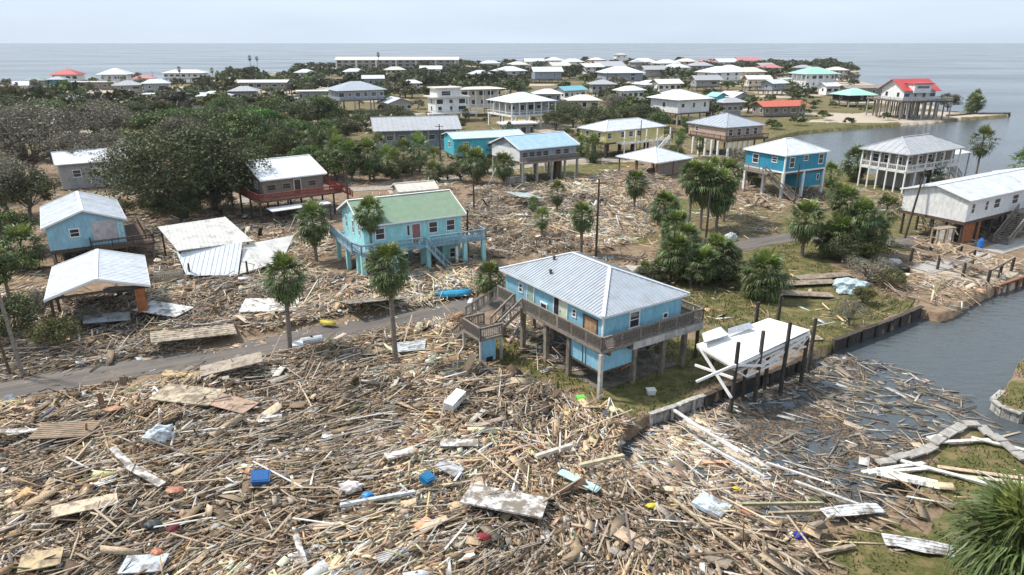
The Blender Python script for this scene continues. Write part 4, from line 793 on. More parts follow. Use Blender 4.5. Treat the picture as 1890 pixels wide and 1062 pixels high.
h.floor(-.3, -4.6, 8.2, -2.0, 2.55, .08, R_white, 'lower_awning'); h.piles([(x_, y_) for x_ in (-.9, 3, 6.5, 9.8) for y_ in (-1.7, 2.5, 7, 11.5)], ZF - .25, dark_pile, .15); h.piles([(-.1, -4.4), (4, -4.4), (8, -4.4)], 2.5, dark_pile, .08)

# 7 --- bright turquoise blue hipped house
h = House('stilt_house', 'deep turquoise stilt house with white hipped roof and white corner posts by the bay', (1451.6, 287.8), (1533, 279), 7.2, 10.6, 9.0)
ZF = 4.5
h.roof('hip', 1.9, R_bw, panel=1.0, ribs=2, capm=trim_white); h.walls(deepblue, ZF, .4)
h.window('y0', 2.0, 5.9, 1.1, 1.6); h.window('y0', 5.2, 6.4, 1.0, .8); h.window('y0', 8.9, 6.0, 1.1, 1.6); h.window('x0', 6.4, 5.9, 1.2, 1.4); h.window('x0', 2.5, 6.2, 1.0, .8)
MB().beam((.35, .35, ZF - .3), (.35, .35, 7.1), .22, .22).build('corner_trim', trim_white, h.root); MB().beam((.3, .36, ZF - .1), (10.3, .36, ZF - .1), .1, .25).build('band_trim', trim_white, h.root); MB().beam((.36, .3, ZF - .1), (.36, 8.6, ZF - .1), .1, .25).build('band_trim', trim_white, h.root)
h.piles([(x_, y_) for x_ in (.5, 5.2, 10.1) for y_ in (.5, 4.4, 8.4)], ZF - .25, white_paint, .2, True); h.floor(.4, .4, 10.2, 8.6, ZF - .23, .3)
MB().box(4.6, .6, 1.6, 10.0, 4.0, ZF - .54).build('lower_room', deepblue, h.root); h.window('y0', 9.0, 3, .6, 1, box=(4.6, .6, 10, 4), mull=False)
h.floor(-1.6, 2.0, .4, 8.4, ZF - .3, .22, wood_grey, 'deck'); h.stair((-1.0, 3.2, ZF - .3), (1.2, -2.2, 0), 1.2); h.rail([(-1.5, 3.8, ZF - .3), (-1.5, 8.3, ZF - .3)], wood_grey)

# 8 --- long blue roofed house on stilts
h = House('stilt_house', 'long grey boarded house with light blue gabled roof on tall pale pilings', (958.5, 277), (1065.5, 267), 6.3, 13.4, 10.5)
ZF = 4.1
h.roof('gable', 1.8, R_blue, 'x', panel=1.0, ribs=2, capm=trim_white); h.walls(bluegrey, ZF, .45, gable='x', rise=1.8)
MB().box(.40, .5, ZF, .44, 10.0, 6.2).build('white_end_wall', white_paint, h.root)
for a in (1.5, 3.0, 4.5, 6.0, 8.8, 10.6): h.window('y0', a, 5.2, 1.1, 1.0, frame=greyp)
h.floor(.2, -1.0, 12.6, .45, ZF, .3, wood_grey, 'deck'); h.floor(.45, .45, 12.9, 10, ZF, .4); h.rail([(.2, -.95, ZF), (12.5, -.95, ZF)], wood_grey, sp=.2, solid=True)
h.piles([(x_, y_) for x_ in (.4, 3.4, 6.6, 9.6, 12.4) for y_ in (-.6, 4.5, 9.5)], ZF - .3, concrete, .17, True); h.piles([(9.0, 1.0)], ZF - .3, wood_brown, .5, True)
MB().box(-1.5, 2.5, 0, 3.2, 2.7, 1.1).build('low_wall', lattice_g, h.root)

# 9 --- big white house on the right
h = House('stilt_house', 'large white house with long pale metal roof on pilings at the right edge', (1793, 371), (1888, 347), 6.0, 24, 8.8, yaw=R(32))
ZF = 3.2
h.roof('gable', 1.2, R_bw, 'x', panel=1.0, ribs=2, capm=trim_white); h.walls(white_paint, ZF, .4, gable='x', rise=1.2)
for a, w in ((1.7, .8), (5.0, .8), (7.6, 1.5), (12.4, 1.6), (17, 1.4)): h.window('y0', a, 4.75, w, 1.25)
h.floor(.4, .4, 23.5, 8.4, ZF, .4, wood_brown)
h.piles([(x_, y_) for x_ in (.8, 4.4, 8, 11.6, 15.2, 19) for y_ in (.7, 4.3, 8.1)], ZF - .4, dark_pile, .17)
MB().box(1.2, .8, 0, 5.6, .9, ZF - .42).build('rust_brown_wall', orange_ply, h.root); h.stair((12.6, -1.0, ZF), (6.2, -1.6, .1), 1.7); h.floor(12, -1.9, 20, .4, ZF, .25, wood_grey, 'deck'); h.rail([(12.6, -1.8, ZF), (19.8, -1.8, ZF)], wood_grey, sp=.2)
for a in (1.0, 4.5, 7.8): MB().beam((.8, a, 1.4), (.8, a + 1.2, 2.8), .12, .12).build('knee_brace', wood_tan, h.root)
MB().box(.8, 1.5, 0, 1.0, 3.6, 2.3).build('grey_lattice', lattice_g, h.root)
x_, y_ = h.w(5.2, -1.8); blob('tarp', *(lambda q: q)((1808, 460)), .35, .35, .9, (.02, .16, .5), 'upright bright blue wrapped bundle by the white house stairs', 'tarp', .9)

# 10 --- grey house with the bay behind it
h = House('stilt_house', 'grey two storey house with hipped metal roof and white balcony posts beside the bay', (1680, 286.4), (1757, 276), 6.6, 17.5, 9.2, yaw=R(31))
ZF = 3.7
h.roof('hip', 2.1, R_mid, panel=1.1, ribs=1); h.walls(greybrown, ZF, .4, box=(1.6, 1.6, 16.9, 8.7)); h.floor(.4, .4, 17, 8.8, ZF, .3, white_paint, 'balcony_floor')
for a in (2.6, 4.7, 6.8): h.window('x0', a, 5.2, 1.1, 1.4)
for a in (3, 6, 9, 13): h.window('y0', a, 5.2, 1.3, 1.3)
h.rail([(16.9, .5, ZF), (.5, .5, ZF), (.5, 8.7, ZF)], trim_white, sp=.3)
for a in range(6): MB().beam((.5, .5 + a * 1.62, 0), (.5, .5 + a * 1.62, 6.5), .2, .2).build('post', trim_white, h.root); MB().beam((3.5 + a * 2.6, .5, 0), (3.5 + a * 2.6, .5, 6.5), .2, .2).build('post', trim_white, h.root)
MB().box(5, 2, 0, 11, 8, ZF - .3).build('ground_room', greyp, h.root); h.stair((17.2, 3, ZF), (22.5, 3, .2), 1.2, lattice_g)
plane('porch_roof', [(17.6, 2, 5.0), (23.5, 2, 5.0), (23.5, 6, 5.6), (17.6, 6, 5.6)], R_white, 1.2, h.root, 1); h.piles([(17.8, 2.2), (23.3, 2.2), (23.3, 5.8)], 5, lattice_g, .1, True)

# 11 --- tan house
h = House('stilt_house', 'pinkish tan stilt house with grey hipped roof and white lower posts', (1340, 236), (1412, 229), 6.6, 12.2, 12.8, yaw=R(28))
ZF = 4.0
h.roof('hip', 2.3, R_grey, panel=1.3, ribs=1, parts=False); h.walls(tanp, ZF, .5)
for a in (2, 4.5, 7, 9.5): h.window('y0', a, 5.4, 1.2, 1.5)
h.window('x0', 9.5, 5.5, 1, 1.0); h.floor(-1, -1.5, 11.7, .5, ZF, .3, wood_brown, 'deck'); h.rail([(-.9, 10, ZF), (-.9, -1.4, ZF), (11.6, -1.4, ZF)], wood_brown, sp=.3); h.floor(.5, .5, 11.7, 12.3, ZF, .4)
h.piles([(x_, -1.2) for x_ in (0, 1.5, 3, 4.5, 6)] + [(-.8, y_) for y_ in (1, 3, 5, 7, 9)], ZF - .3, trim_white, .2, True); h.piles([(x_, y_) for x_ in (8, 11) for y_ in (-1, 5, 11)] + [(4, 6), (4, 11)], ZF - .3, dark_pile, .2)

# 12 --- yellow house
h = House('stilt_house', 'pale yellow house with long whitish hipped roof and white outside stairs', (1118, 243), (1221, 233.5), 6.0, 19.0, 9.6)
ZF = 3.4
h.roof('hip', 1.7, R_bw, panel=1.3, ribs=1, parts=False); h.walls(yellowp, ZF, .5)
for a in (1.6, 5.5, 8, 10.5): h.window('y0', a, 4.9, 1.2, 1.2)
for a in (2.5, 6.5): h.window('x0', a, 4.9, 1, 1.2)
h.floor(3.5, -2.0, 18.5, .5, ZF, .3, white_paint, 'deck'); h.rail([(3.6, -1.9, ZF), (18.4, -1.9, ZF)], yellowp, sp=.35); h.floor(.5, .5, 18.5, 9, ZF, .4)
h.stair((16.5, -2.2, ZF), (10.5, -3.2, 0), 1.5, trim_white)
for a in (4, 7.3, 10.6, 14, 18.2): MB().beam((a, -1.8, 0), (a, -1.8, 5.9), .22, .22).build('post', trim_white, h.root)
h.piles([(x_, y_) for x_ in (1, 5, 9, 13, 18) for y_ in (.8, 5, 9)], ZF - .4, dark_pile, .25, True)

# 13 --- pavilion
h = House('pavilion', 'low open pavilion with whitish hipped roof on the grass behind the debris field', (1212.7, 301.2), (1281, 291), 3.0, 10.8, 10.6, cat='pavilion')
h.roof('hip', 1.9, R_bw, panel=1.2, ribs=1, parts=False); h.piles([(x_, y_) for x_ in (.5, 5.3, 10.2) for y_ in (.5, 5.3, 10)], 3, mat('rust_post', (.22, .12, .08), .8, 3, .2), .11, True); MB().box(.9, .5, .2, 9.9, .62, 2.6).build('low_wall', greybrown, h.root)

# 14 --- turquoise house and its neighbours
h = House('stilt_house', 'turquoise flat looking house with pale roof behind the row of palms', (835, 257), (925, 250), 5.0, 16.5, 9.0, yaw=R(20))
h.roof('gable', .9, metalroof('pale_aqua_roof', (.5, .64, .7), .3), 'x', panel=1.3, ribs=1, parts=False); h.walls(turq, 1.4, .4, gable='x', rise=.9)
h.window('y0', 10, 3.6, 4.5, 1.0); h.window('y0', 3, 3.6, 1.2, 1.1); h.window('x0', 4, 3.4, 1.4, 1.2); h.floor(.4, .4, 16, 8.6, 1.4, .3); h.piles([(x_, y_) for x_ in (1, 5, 9, 13, 15.8) for y_ in (.8, 8)], 1.2, concrete, .2, True)
h = House('house', 'long low house with mid grey gabled metal roof and dark porch', (688, 243), (805, 240), 4.6, 21, 13, yaw=R(14))
h.roof('gable', 2.6, R_mid, 'x', panel=1.2, ribs=1, parts=False); h.walls(bluegrey, .3, .8, box=(1.0, 2.6, 20, 12.2)); h.box = (1, 2.6, 20, 12.2)
for a in (4, 7, 10.5, 14, 17): h.window('y0', a, 2.6, 1.6, 1.1)
h.piles([(a, .6) for a in (.8, 5, 9, 13, 17, 20.3)], 4.5, greyp, .13, True); h.floor(.6, .4, 20.4, 2.6, .5, .4, concrete, 'porch_floor')
sheet('flat_roof', 720, 267, 4, 8, R(12), .02, (.7, .69, .68), 'low white flat roof in front of the long grey roofed house', 'roof', 1.6, .2)
h = House('house', 'house with white metal roof half buried in the dark trees behind the small blue house', (100, 305), (205, 275), 4.6, 14, 10, yaw=R(34))
h.roof('gable', 1.5, R_white, 'x', panel=1.0, ribs=1, parts=False); h.walls(greyp, .2, .5, gable='x', rise=1.5)
for a in (3, 6, 9.5): h.window('y0', a, 2.8, 1.2, 1.2)
h = House('shed', 'small dark shed with cream metal roof beside the green roofed house', (735, 355), (790, 345), 2.6, 6.5, 4.5, cat='shed', yaw=R(25))
h.roof('gable', .9, R_cream, 'x', panel=.9, ribs=1, parts=False); h.walls(greyp, .0, .3, gable='x', rise=.9); h.window('y0', 2, 1.5, .8, .7); h.door('y0', 4.5, 0, .9, 2)

# ------------------------------------------------------------------ houses further off, each a thing with wall, roof and windows
def far_house(px, py, w, l, zf, ze, rise, kind, rm, wm, label, yaw=32, ax='x', stilts=True, cat='house', nwin=4, name='house', oh=1.2, porch=False, group=None):
    gx, gy = P(px, py); yw = R(yaw); cx, sx = math.cos(yw), math.sin(yw); ox = gx - (w / 2 * cx - l / 2 * sx); oy = gy - (w / 2 * sx + l / 2 * cx)
    h = House(name, label, at=(ox, oy), yaw=yw, ze=ze, W=w, Ld=l, cat=cat, group=group); h.x, h.y = ox, oy
    if kind == 'flat':
        MB().box(0, 0, ze, w, l, ze + .35).build('roof', rm, h.root); h.walls(wm, zf, oh)
    else:
        h.roof(kind, rise, rm, ax, panel=1.6, ribs=1, parts=False, trim=False)
        h.walls(wm, zf, oh if not porch else 2.2, gable=(ax if kind == 'gable' and not porch else None), rise=rise)
    hz_ = min(1.5, (ze - zf) * .55); st = 1 if ze - zf < 4.6 else 2
    for s_ in range(st):
        zc = zf + (ze - zf) * (.55 if st == 1 else (.28 + .48 * s_))
        for i in range(nwin): h.window('y0', w * (i + .7) / (nwin + .4), zc, min(random.choice([.9, 1.3, 2.2, 3]), w / nwin * .6), hz_ * random.choice([.8, 1, 1.1]), mull=False)
        for i in range(max(1, nwin // 2)): h.window('x0', l * (i + .7) / (max(1, nwin // 2) + .4), zc, 1.2, hz_, mull=False)
    if zf > 1:
        h.floor(.4, .4, w - .4, l - .4, zf, .35, wood_brown if not porch else white_paint); n = 4
        for i in range(n):
            for yy in (.6, l - .8): h.piles([(.7 + (w - 1.4) * i / (n - 1), yy)], zf - .3, concrete if not porch else trim_white, .22, True)
        h.piles([(.7, l / 2)], zf - .3, concrete, .22, True)
    if porch:
        for i in range(7): MB().beam((.5 + (w - 1) * i / 6, .5, zf), (.5 + (w - 1) * i / 6, .5, ze), .25, .25).build('post', trim_white, h.root)
        for i in range(1, 4): MB().beam((.5, .5 + (l - 1) * i / 4, zf), (.5, .5 + (l - 1) * i / 4, ze), .25, .25).build('post', trim_white, h.root)
        h.rail([(w - .5, .5, zf), (.5, .5, zf), (.5, l - .5, zf)], trim_white, sp=0, post=3)
    return h
far_house(660, 206, 19, 15, 4.6, 8.0, 2.8, 'hip', R_grey, bluegrey, 'grey hipped stilt house with wide blue grey balcony beyond the dark trees', 30, nwin=6)
far_house(605, 204, 9, 8, 0, 3.6, 1.6, 'gable', R_white, bluegrey, 'low white gabled roof at the left foot of the grey hipped house', 30, 'y')
far_house(578, 186, 14, 8, 0, 4, 0, 'flat', R_white, bluegrey, 'flat white block left of the grey hipped house', 12)
far_house(732, 207, 10, 11, 0.2, 3.6, 1.7, 'gable', R_bw, greyp, 'open white gabled house right of the grey hipped house', 28, 'y')
h = far_house(826, 222, 13, 10, 2.6, 7.4, 0, 'flat', R_cream, white_paint, 'white modern two storey house with wide flat eaves', 25, nwin=3, porch=False)
MB().box(2, 1.5, 7.36, 10, 8.5, 10.2).build('upper_storey', white_paint, h.root); MB().box(1.2, .8, 10.2, 10.8, 9.2, 10.55).build('upper_roof', R_cream, h.root); h.window('y0', 5, 8.8, 3, 1.4, box=(2, 1.5, 10, 8.5)); h.floor(-2, -2, 14, 0.6, 2.9, .3, white_paint, 'terrace'); h.rail([(-2, -1.9, 2.9), (14, -1.9, 2.9)], trim_white, sp=0)
far_house(886, 212, 17, 10, 3, 9.0, .6, 'hip', R_cream, cream, 'cream two storey house with pale flat roof between two white houses', 18, nwin=5, porch=True)
far_house(962, 232, 16.5, 15, 3.8, 7.6, 2.4, 'hip', R_bw, greyp, 'white balconied stilt house with pale hipped roof', 32, nwin=5, porch=True)
far_house(955, 252, 10, 6, 0, 3.4, .3, 'flat', R_white, greyp, 'small flat roofed shed behind the turquoise house', 18, cat='shed')
far_house(1252, 226, 15.5, 15, 3.6, 7.6, 2.6, 'hip', R_white, white_paint, 'white stilt house with tall hipped roof and chimney block', 30, nwin=3, porch=False)
far_house(1436, 214, 19, 9, .3, 3.6, 1.6, 'gable', R_orange, greybrown, 'low house with orange red metal roof by the bay shore', 16, 'x', nwin=5)
h = far_house(1668, 216, 14.5, 13, 6.0, 9.0, 3.6, 'gable', R_red, white_paint, 'red roofed white house standing on very tall pilings at the point', 12, 'x', nwin=4)
MB().box(3.5, -.4, 8.4, 10, 3.8, 11.2).build('dormer', white_paint, h.root); h.window('y0', 6.8, 10.2, 4.6, .8, box=(3.5, -.4, 10, 3.8)); MB().box(3.0, -.9, 11.22, 10.5, 4.2, 11.5).build('dormer_roof', R_red, h.root)
h.floor(-2.5, -3, 17, 14.5, 6.0, .4, wood_brown, 'deck'); h.rail([(-2.4, 14, 6), (-2.4, -2.9, 6), (16.9, -2.9, 6), (16.9, 14, 6)], lattice_g, sp=.5)
for i in range(8):
    for j in range(4): h.piles([(-2.2 + i * 2.7, -2.7 + j * 5.4)], 5.7, lattice_g if (i + j) % 2 else piling_m, .24)
far_house(1497, 172, 20, 16, 3.0, 9.5, 3.2, 'hip', R_teal, white_paint, 'white and pale green two storey house with teal hipped roof', 14, nwin=5, porch=True)
far_house(1455, 170, 9, 9, .5, 6.5, .3, 'flat', R_white, white_paint, 'white annex block left of the teal roofed house', 14, nwin=2)
far_house(1528, 176, 9, 8, .3, 4.4, 1.5, 'gable', R_white, white_paint, 'small white gabled shed right of the teal roofed house', 14, 'x', nwin=2, cat='shed')
far_house(1572, 196, 14, 12, 2.4, 4.6, 2.4, 'hip', R_teal, opening_shade, 'open pavilion with bright aqua hipped roof near the sandy shore', 16, nwin=1, cat='pavilion', name='pavilion')  # near-black wall block paints the shade under the open roof
far_house(1590, 178, 22, 8, .4, 4.0, 1.2, 'gable', mat('brown_far_roof', (.3, .25, .22), .8, 1, .2), greybrown, 'long low brown house left of the red roofed point house', 8, 'x', nwin=5)
far_house(1352, 198, 12, 10, .3, 4.0, 2.0, 'gable', R_bw, bluegrey, 'bluish white gabled house behind the tan house', 30, 'y')
far_house(1322, 200, 7, 6, .3, 4.6, 1.4, 'gable', metalroof('aqua_far_roof', (.3, .55, .6), .2), turq, 'small aqua house beside the white stilt house', 30, 'y', nwin=1)
far_house(1052, 184, 14, 9, .3, 4.2, 1.7, 'gable', metalroof('teal_blue_roof', (.16, .42, .5), .2), white_paint, 'low house with teal blue gabled roof among dark trees', 35, 'x')
far_house(492, 178, 23, 11, 3.4, 6.6, 1.0, 'gable', R_white, greybrown, 'long stilt house with thin white roof left of the tree belt', 4, 'x', nwin=6)
far_house(130, 157, 16, 14, 2.5, 6.2, 3.0, 'hip', R_red, white_paint, 'white house with bright red hipped roof at the far left', 10, nwin=4)
far_house(218, 160, 17, 15, 3.0, 7.0, 3.2, 'hip', R_white, white_paint, 'white house with tall white hipped roof right of the red roofed one', 10, nwin=4, porch=True)
far_house(346, 154, 26, 12, 3.0, 6.4, 1.8, 'hip', R_white, white_paint, 'long white stilt house near the far left shore', 4, nwin=7)
far_house(165, 166, 27, 8, 0, 4.0, .4, 'flat', R_cream, greybrown, 'long low open shed with cream roof in front of the white hipped house', 3, nwin=5, cat='shed', name='shed')
far_house(165, 196, 15, 9, .2, 3.6, .6, 'flat', R_white, bluegrey, 'low building with flat white roof above the dark left trees', 6, nwin=3)
far_house(325, 196, 24, 8, .2, 4.6, .6, 'flat', R_white, white_paint, 'white low block between the left trees and the long stilt house', 6, nwin=5)
far_house(72, 164, 12, 9, .2, 4.6, 1.5, 'hip', mat('green_far_roof', (.22, .32, .28), .7, 1, .2), greyp, 'greenish roofed house at the far left shore', 8, nwin=3)
far_house(110, 163, 10, 8, .2, 4.8, 1.5, 'hip', R_grey, turq, 'small teal walled house below the red hipped roof', 8, nwin=2)
far_house(520, 205, 14, 7, .2, 3.4, .4, 'flat', R_teal, greybrown, 'low shed with pale green roof among the palms left of centre', 8, nwin=3, cat='shed', name='shed')
# long condominium
gx, gy = P(735, 131); h = House('apartment_block', 'long white roofed condominium block near the open sea', at=(gx - 56, gy - 6), yaw=R(2), ze=9.5, W=112, Ld=16, cat='apartment block')
h.roof('gable', 2.6, R_cream, 'x', panel=4, ribs=0, parts=False); h.walls(greyp, 0, 1, gable='x', rise=2.6)
for s_ in range(3):
    for i in range(18): h.window('y0', 4 + i * 6.1, 2.0 + s_ * 3.0, 3.4, 1.7, mull=False)
    MB().box(1, -.9, 3.3 + s_ * 3.0, 111, .98, 3.6 + s_ * 3.0).build('balcony', greyp if s_ < 2 else cream, h.root)
for i in range(7): MB().box(1 + i * 17.8, -1.2, 0, 2.4 + i * 17.8, .95, 9.4).build('stair_tower', cream, h.root)
# far rows; px, ground py, width, roof, wall, words
FARROW = [(985, 127, 20, 'w', 'white hipped'), (1022, 124, 22, 'w', 'tall white hipped'), (1056, 129, 20, 'w', 'white low hipped'), (1144, 122, 15, 'W', 'narrow tall white'), (1186, 127, 24, 'w', 'white hipped'), (1228, 130, 24, 'w', 'white hipped'), (1264, 128, 20, 'c', 'cream roofed'), (1300, 128, 20, 'r', 'reddish roofed'),
    (1336, 127, 24, 'w', 'white hipped'), (1376, 125, 24, 'p', 'pink red roofed'), (1408, 138, 18, 'g', 'grey roofed'), (1344, 144, 20, 'w', 'white roofed'), (1290, 141, 18, 'g', 'grey roofed'), (1380, 152, 20, 'c', 'cream roofed'), (1325, 156, 24, 'w', 'white roofed'), (1120, 138, 25, 'G', 'dark eaved grey roofed'),
    (1143, 156, 26, 'b', 'bluish white roofed'), (1088, 142, 18, 'w', 'white roofed'), (1008, 153, 20, 'b', 'bluish roofed'), (940, 152, 20, 'w', 'white roofed'), (886, 160, 15, 'b', 'dark walled bluish roofed'), (1205, 148, 18, 'g', 'grey roofed'), (1246, 146, 18, 'w', 'white roofed'), (1030, 142, 18, 'c', 'cream roofed'),
    (905, 130, 18, 'w', 'white roofed'), (955, 134, 18, 'c', 'cream roofed'), (1418, 146, 16, 'p', 'faded red roofed'), (1300, 168, 16, 'g', 'grey roofed'), (1196, 170, 14, 'w', 'white walled'), (1228, 178, 14, 'w', 'white gabled'), (1395, 168, 14, 'c', 'cream roofed'), (1480, 140, 14, 'g', 'low grey roofed'),
    (1425, 175, 12, 'b', 'bluish roofed'), (796, 146, 16, 'w', 'white roofed'), (655, 150, 14, 'w', 'white roofed'), (730, 150, 14, 'c', 'cream roofed'), (420, 172, 14, 'c', 'cream roofed'), (240, 178, 14, 'g', 'grey roofed'), (270, 166, 12, 'r', 'faded red roofed'), (1110, 180, 13, 'g', 'grey roofed'), (1160, 196, 12, 'w', 'white roofed'), (1075, 215, 12, 'c', 'cream roofed'), (1010, 200, 12, 'b', 'bluish roofed'), (1245, 205, 10, 'c', 'cream roofed'), (1540, 150, 14, 'c', 'cream roofed'), (30, 176, 13, 'w', 'white roofed'), (292, 178, 13, 'b', 'bluish roofed'), (385, 164, 13, 'w', 'white roofed'), (455, 198, 12, 'g', 'grey roofed'), (565, 152, 14, 'w', 'white roofed'), (400, 205, 12, 'b', 'bluish roofed'), (1175, 128, 14, 'g', 'grey roofed'), (1100, 126, 16, 'c', 'cream roofed'), (690, 168, 12, 'b', 'bluish roofed'), (760, 172, 11, 'w', 'white roofed'), (1345, 215, 10, 'g', 'grey roofed')]
RM = dict(w=R_white, W=R_white, c=R_cream, r=R_pink, p=R_pink, g=R_mid, G=R_mid, b=R_bw); 
POS = ['beyond the condominium end', 'on the far ridge of white roofs', 'in the middle of the far row', 'standing above its neighbours near the sea', 'right of the narrow tall one', 'in the far seaside row', 'near the pink roofed pair', 'near the far seaside trees']
NUM = 'first second third fourth fifth sixth seventh eighth ninth tenth eleventh twelfth thirteenth fourteenth fifteenth sixteenth seventeenth eighteenth'.split()
random.seed(5)
for i, (px, py, w, k, wd_) in enumerate(FARROW):
    kind = random.choice(['hip', 'hip', 'gable']) if 'gabled' not in wd_ else 'gable'
    third = 'left' if px < 850 else ('centre' if px < 1180 else ('right of centre' if px < 1380 else 'right'))
    row = 'on the seaward row' if py < 132 else ('in the second far row' if py < 150 else ('in the middle distance' if py < 172 else 'nearest of the far houses'))
    wm = {'w': white_paint, 'W': white_paint, 'c': cream, 'r': cream, 'p': cream, 'g': greyp, 'G': bluegrey, 'b': bluegrey}[k]
    rowk = 0 if py < 132 else (1 if py < 150 else (2 if py < 172 else 3)); rk = sorted(q[0] for q in FARROW if (0 if q[1] < 132 else (1 if q[1] < 150 else (2 if q[1] < 172 else 3))) == rowk).index(px) + 1
    lab = '%s house, %s from the left in the %s' % (wd_, NUM[rk - 1], ['seaward row', 'second far row', 'third far row', 'nearest far row'][rowk])
    l = w * random.uniform(.6, .85); ze = random.uniform(6, 8) if k != 'W' else 12
    if py > 160: ze = random.uniform(4, 6.5)
    far_house(px, py, w, l, 2.4 if ze > 5.5 else .3, ze, w * .14 if k != 'W' else 1.0, kind, RM[k], wm, lab, random.choice([5, 12, 20, 30]), 'x', nwin=random.choice([2, 3, 4]), name='far_house', oh=1.4)

# ------------------------------------------------------------------ boathouse, docks, sea walls
x, y = P(1287, 635, 3.5); r = empty('boathouse_roof', x, y, 0, R(15), 'tilted white boathouse roof deck on dark pilings with broken white braces', 'boathouse')
c_, s_ = math.cos(-R(15)), math.sin(-R(15))
def lw(px, py, z):
    a, b = P(px, py, z); dx, dy = a - x, b - y; return (dx * c_ - dy * s_, dx * s_ + dy * c_, z)
A_, B_, C_2, D_ = lw(1287, 635, 3.4), lw(1356, 674, 3.05), lw(1494, 613, 3.5), lw(1419, 587, 3.9)
rp = plane('deck_platform', [A_, B_, C_2, D_], trim_white, 1.0, r, 0)
for a, b in ((A_, B_), (B_, C_2), (C_2, D_), (D_, A_)):
    MB().beam(Vector(a) - Vector((0, 0, .15)), Vector(b) - Vector((0, 0, .15)), .1, .2).build('edge_beam', trim_white, r)
for i in range(6): p = Vector(A_).lerp(Vector(D_), i / 5); q = Vector(B_).lerp(Vector(C_2), i / 5); MB().beam(p - Vector((0, 0, .3)), q - Vector((0, 0, .3)), .07, .2).build('rafter', wood_grey, r)
low = [lw(1285, 705, 1.6), lw(1356, 672, 2.0), lw(1494, 640, 2.2), lw(1350, 735, .6)]
for a, b in ((A_, low[3]), (low[0], B_), (B_, lw(1405, 675, 2.3)), (lw(1355, 690, 1.9), lw(1450, 640, 2.9)), (lw(1405, 676, 2.2), lw(1485, 625, 3.1)), (lw(1440, 637, 2.7), lw(1487, 640, 2.3)), (lw(1300, 650, 3.0), lw(1345, 675, 2.4)), (lw(1400, 676, 2.2), lw(1345, 640, 3.0))):
    MB().beam(a, b, .14, .16).build('brace', trim_white, r)
zz_ = [Vector(B_).lerp(Vector(C_2), i / 6) - Vector((0, 0, .35 if i % 2 == 0 else 1.35)) for i in range(7)]
for a, b in zip(zz_, zz_[1:]): MB().beam(a, b, .08, .1).build('brace', trim_white, r)
for i in (1, 3): MB().beam(zz_[i], zz_[i + 2], .12, .14).build('brace', trim_white, r)
MB().beam(Vector(A_) - Vector((0, 0, 1.7)), Vector(B_) - Vector((0, 0, 1.0)), .14, .16).build('brace', trim_white, r)
plane('torn_sheet', [lw(1300, 632, 3.75), lw(1345, 618, 3.85), lw(1330, 603, 4.1), lw(1296, 615, 4.0)], R_bw, .8, r, 1); plane('torn_sheet', [lw(1345, 617, 3.75), lw(1393, 605, 3.9), lw(1380, 597, 4.1), lw(1345, 606, 4.1)], R_bw, .8, r, 1)
PILE_T = {}
for (px, py, ptop) in [(1348, 762, 4.7), (1392, 743, 4.9), (1440, 726, 5.0), (1478, 706, 3.1), (1310, 715, 3.0), (1386, 668, 4.5), (1427, 655, 4.6), (1490, 690, 4.0), (1337, 690, 3.3), (1282, 675, 4.5), (1370, 735, 2.2), (1410, 720, 2.2)]:
    a, b, _ = lw(px, py, WZ); MB().tube([(a, b, -2.5), (a, b, ptop)], [.16, .14], 8).build('piling', dark_pile, r)
def seawall(name, pts, label, top=.35, m=None, cap=True, w=.7, bot=-1.6):
    r = empty(name, pts[0][0], pts[0][1], 0, 0, label, 'sea wall'); ox, oy = pts[0]; m = m or wood_grey
    for a, b in zip(pts, pts[1:]):
        A = Vector((a[0] - ox, a[1] - oy, 0)); B = Vector((b[0] - ox, b[1] - oy, 0)); n = max(1, round((B - A).length / w)); d = (B - A).normalized(); sd = Vector((-d.y, d.x, 0))
        for i in range(n):
            p, q = A.lerp(B, (i + .03) / n), A.lerp(B, (i + .97) / n); z = top - .2 + random.uniform(-.06, .02); MB().beam(p + Vector((0, 0, (z + bot) / 2)), q + Vector((0, 0, (z + bot) / 2)), .09, z - bot).build('sheet_board', wood_brown if m is wood_grey else m, r)
            if i % 3 == 0:
                s2 = -.17; pp = p + sd * s2; MB().beam(pp + Vector((0, 0, bot)), pp + Vector((0, 0, top - .1 + random.uniform(0, .3))), .2, .2).build('post', m, r)
        if cap: MB().beam(A + Vector((0, 0, top)), B + Vector((0, 0, top)), .38, .1).build('cap_board', m, r)
    return r
seawall('sea_wall', poly([(1199, 768), (1250, 751), (1277, 740), (1300, 733)]), 'pale timber sea wall around the lawn corner of the blue house', .15, mat('pale_grey_timber', (.42, .4, .37), .85, 3, .3, vary=.15), bot=-1.0)
seawall('sea_wall', poly([(1300, 733), (1370, 702), (1420, 690), (1470, 670), (1500, 655)]), 'low dark sea wall stretch beneath the boathouse', .1, dark_pile)
seawall('sea_wall', poly([(1538, 636), (1590, 616), (1640, 598), (1701, 572)]), 'dark timber sea wall along the canal lawn', .35, dark_pile)
seawall('sea_wall', poly([(1885, 764), (1850, 752), (1832, 738), (1850, 722)]), 'pale wall edging the small grass islet at the right edge', .0, mat('pale_grey_timber', (.42, .4, .37), .85, 3, .3), bot=-.9)
seawall('sea_wall', poly([(1838, 532), (1890, 515), (1960, 498)]), 'rusty sea wall under the canal path at the right edge', .3, mat('rusty_wall', (.3, .15, .09), .85, 3, .3))
seawall('sea_wall', poly([(1865, 211), (1800, 211), (1745, 215)]), 'dark jetty wall at the tip of the point', .6, dark_pile, w=3)
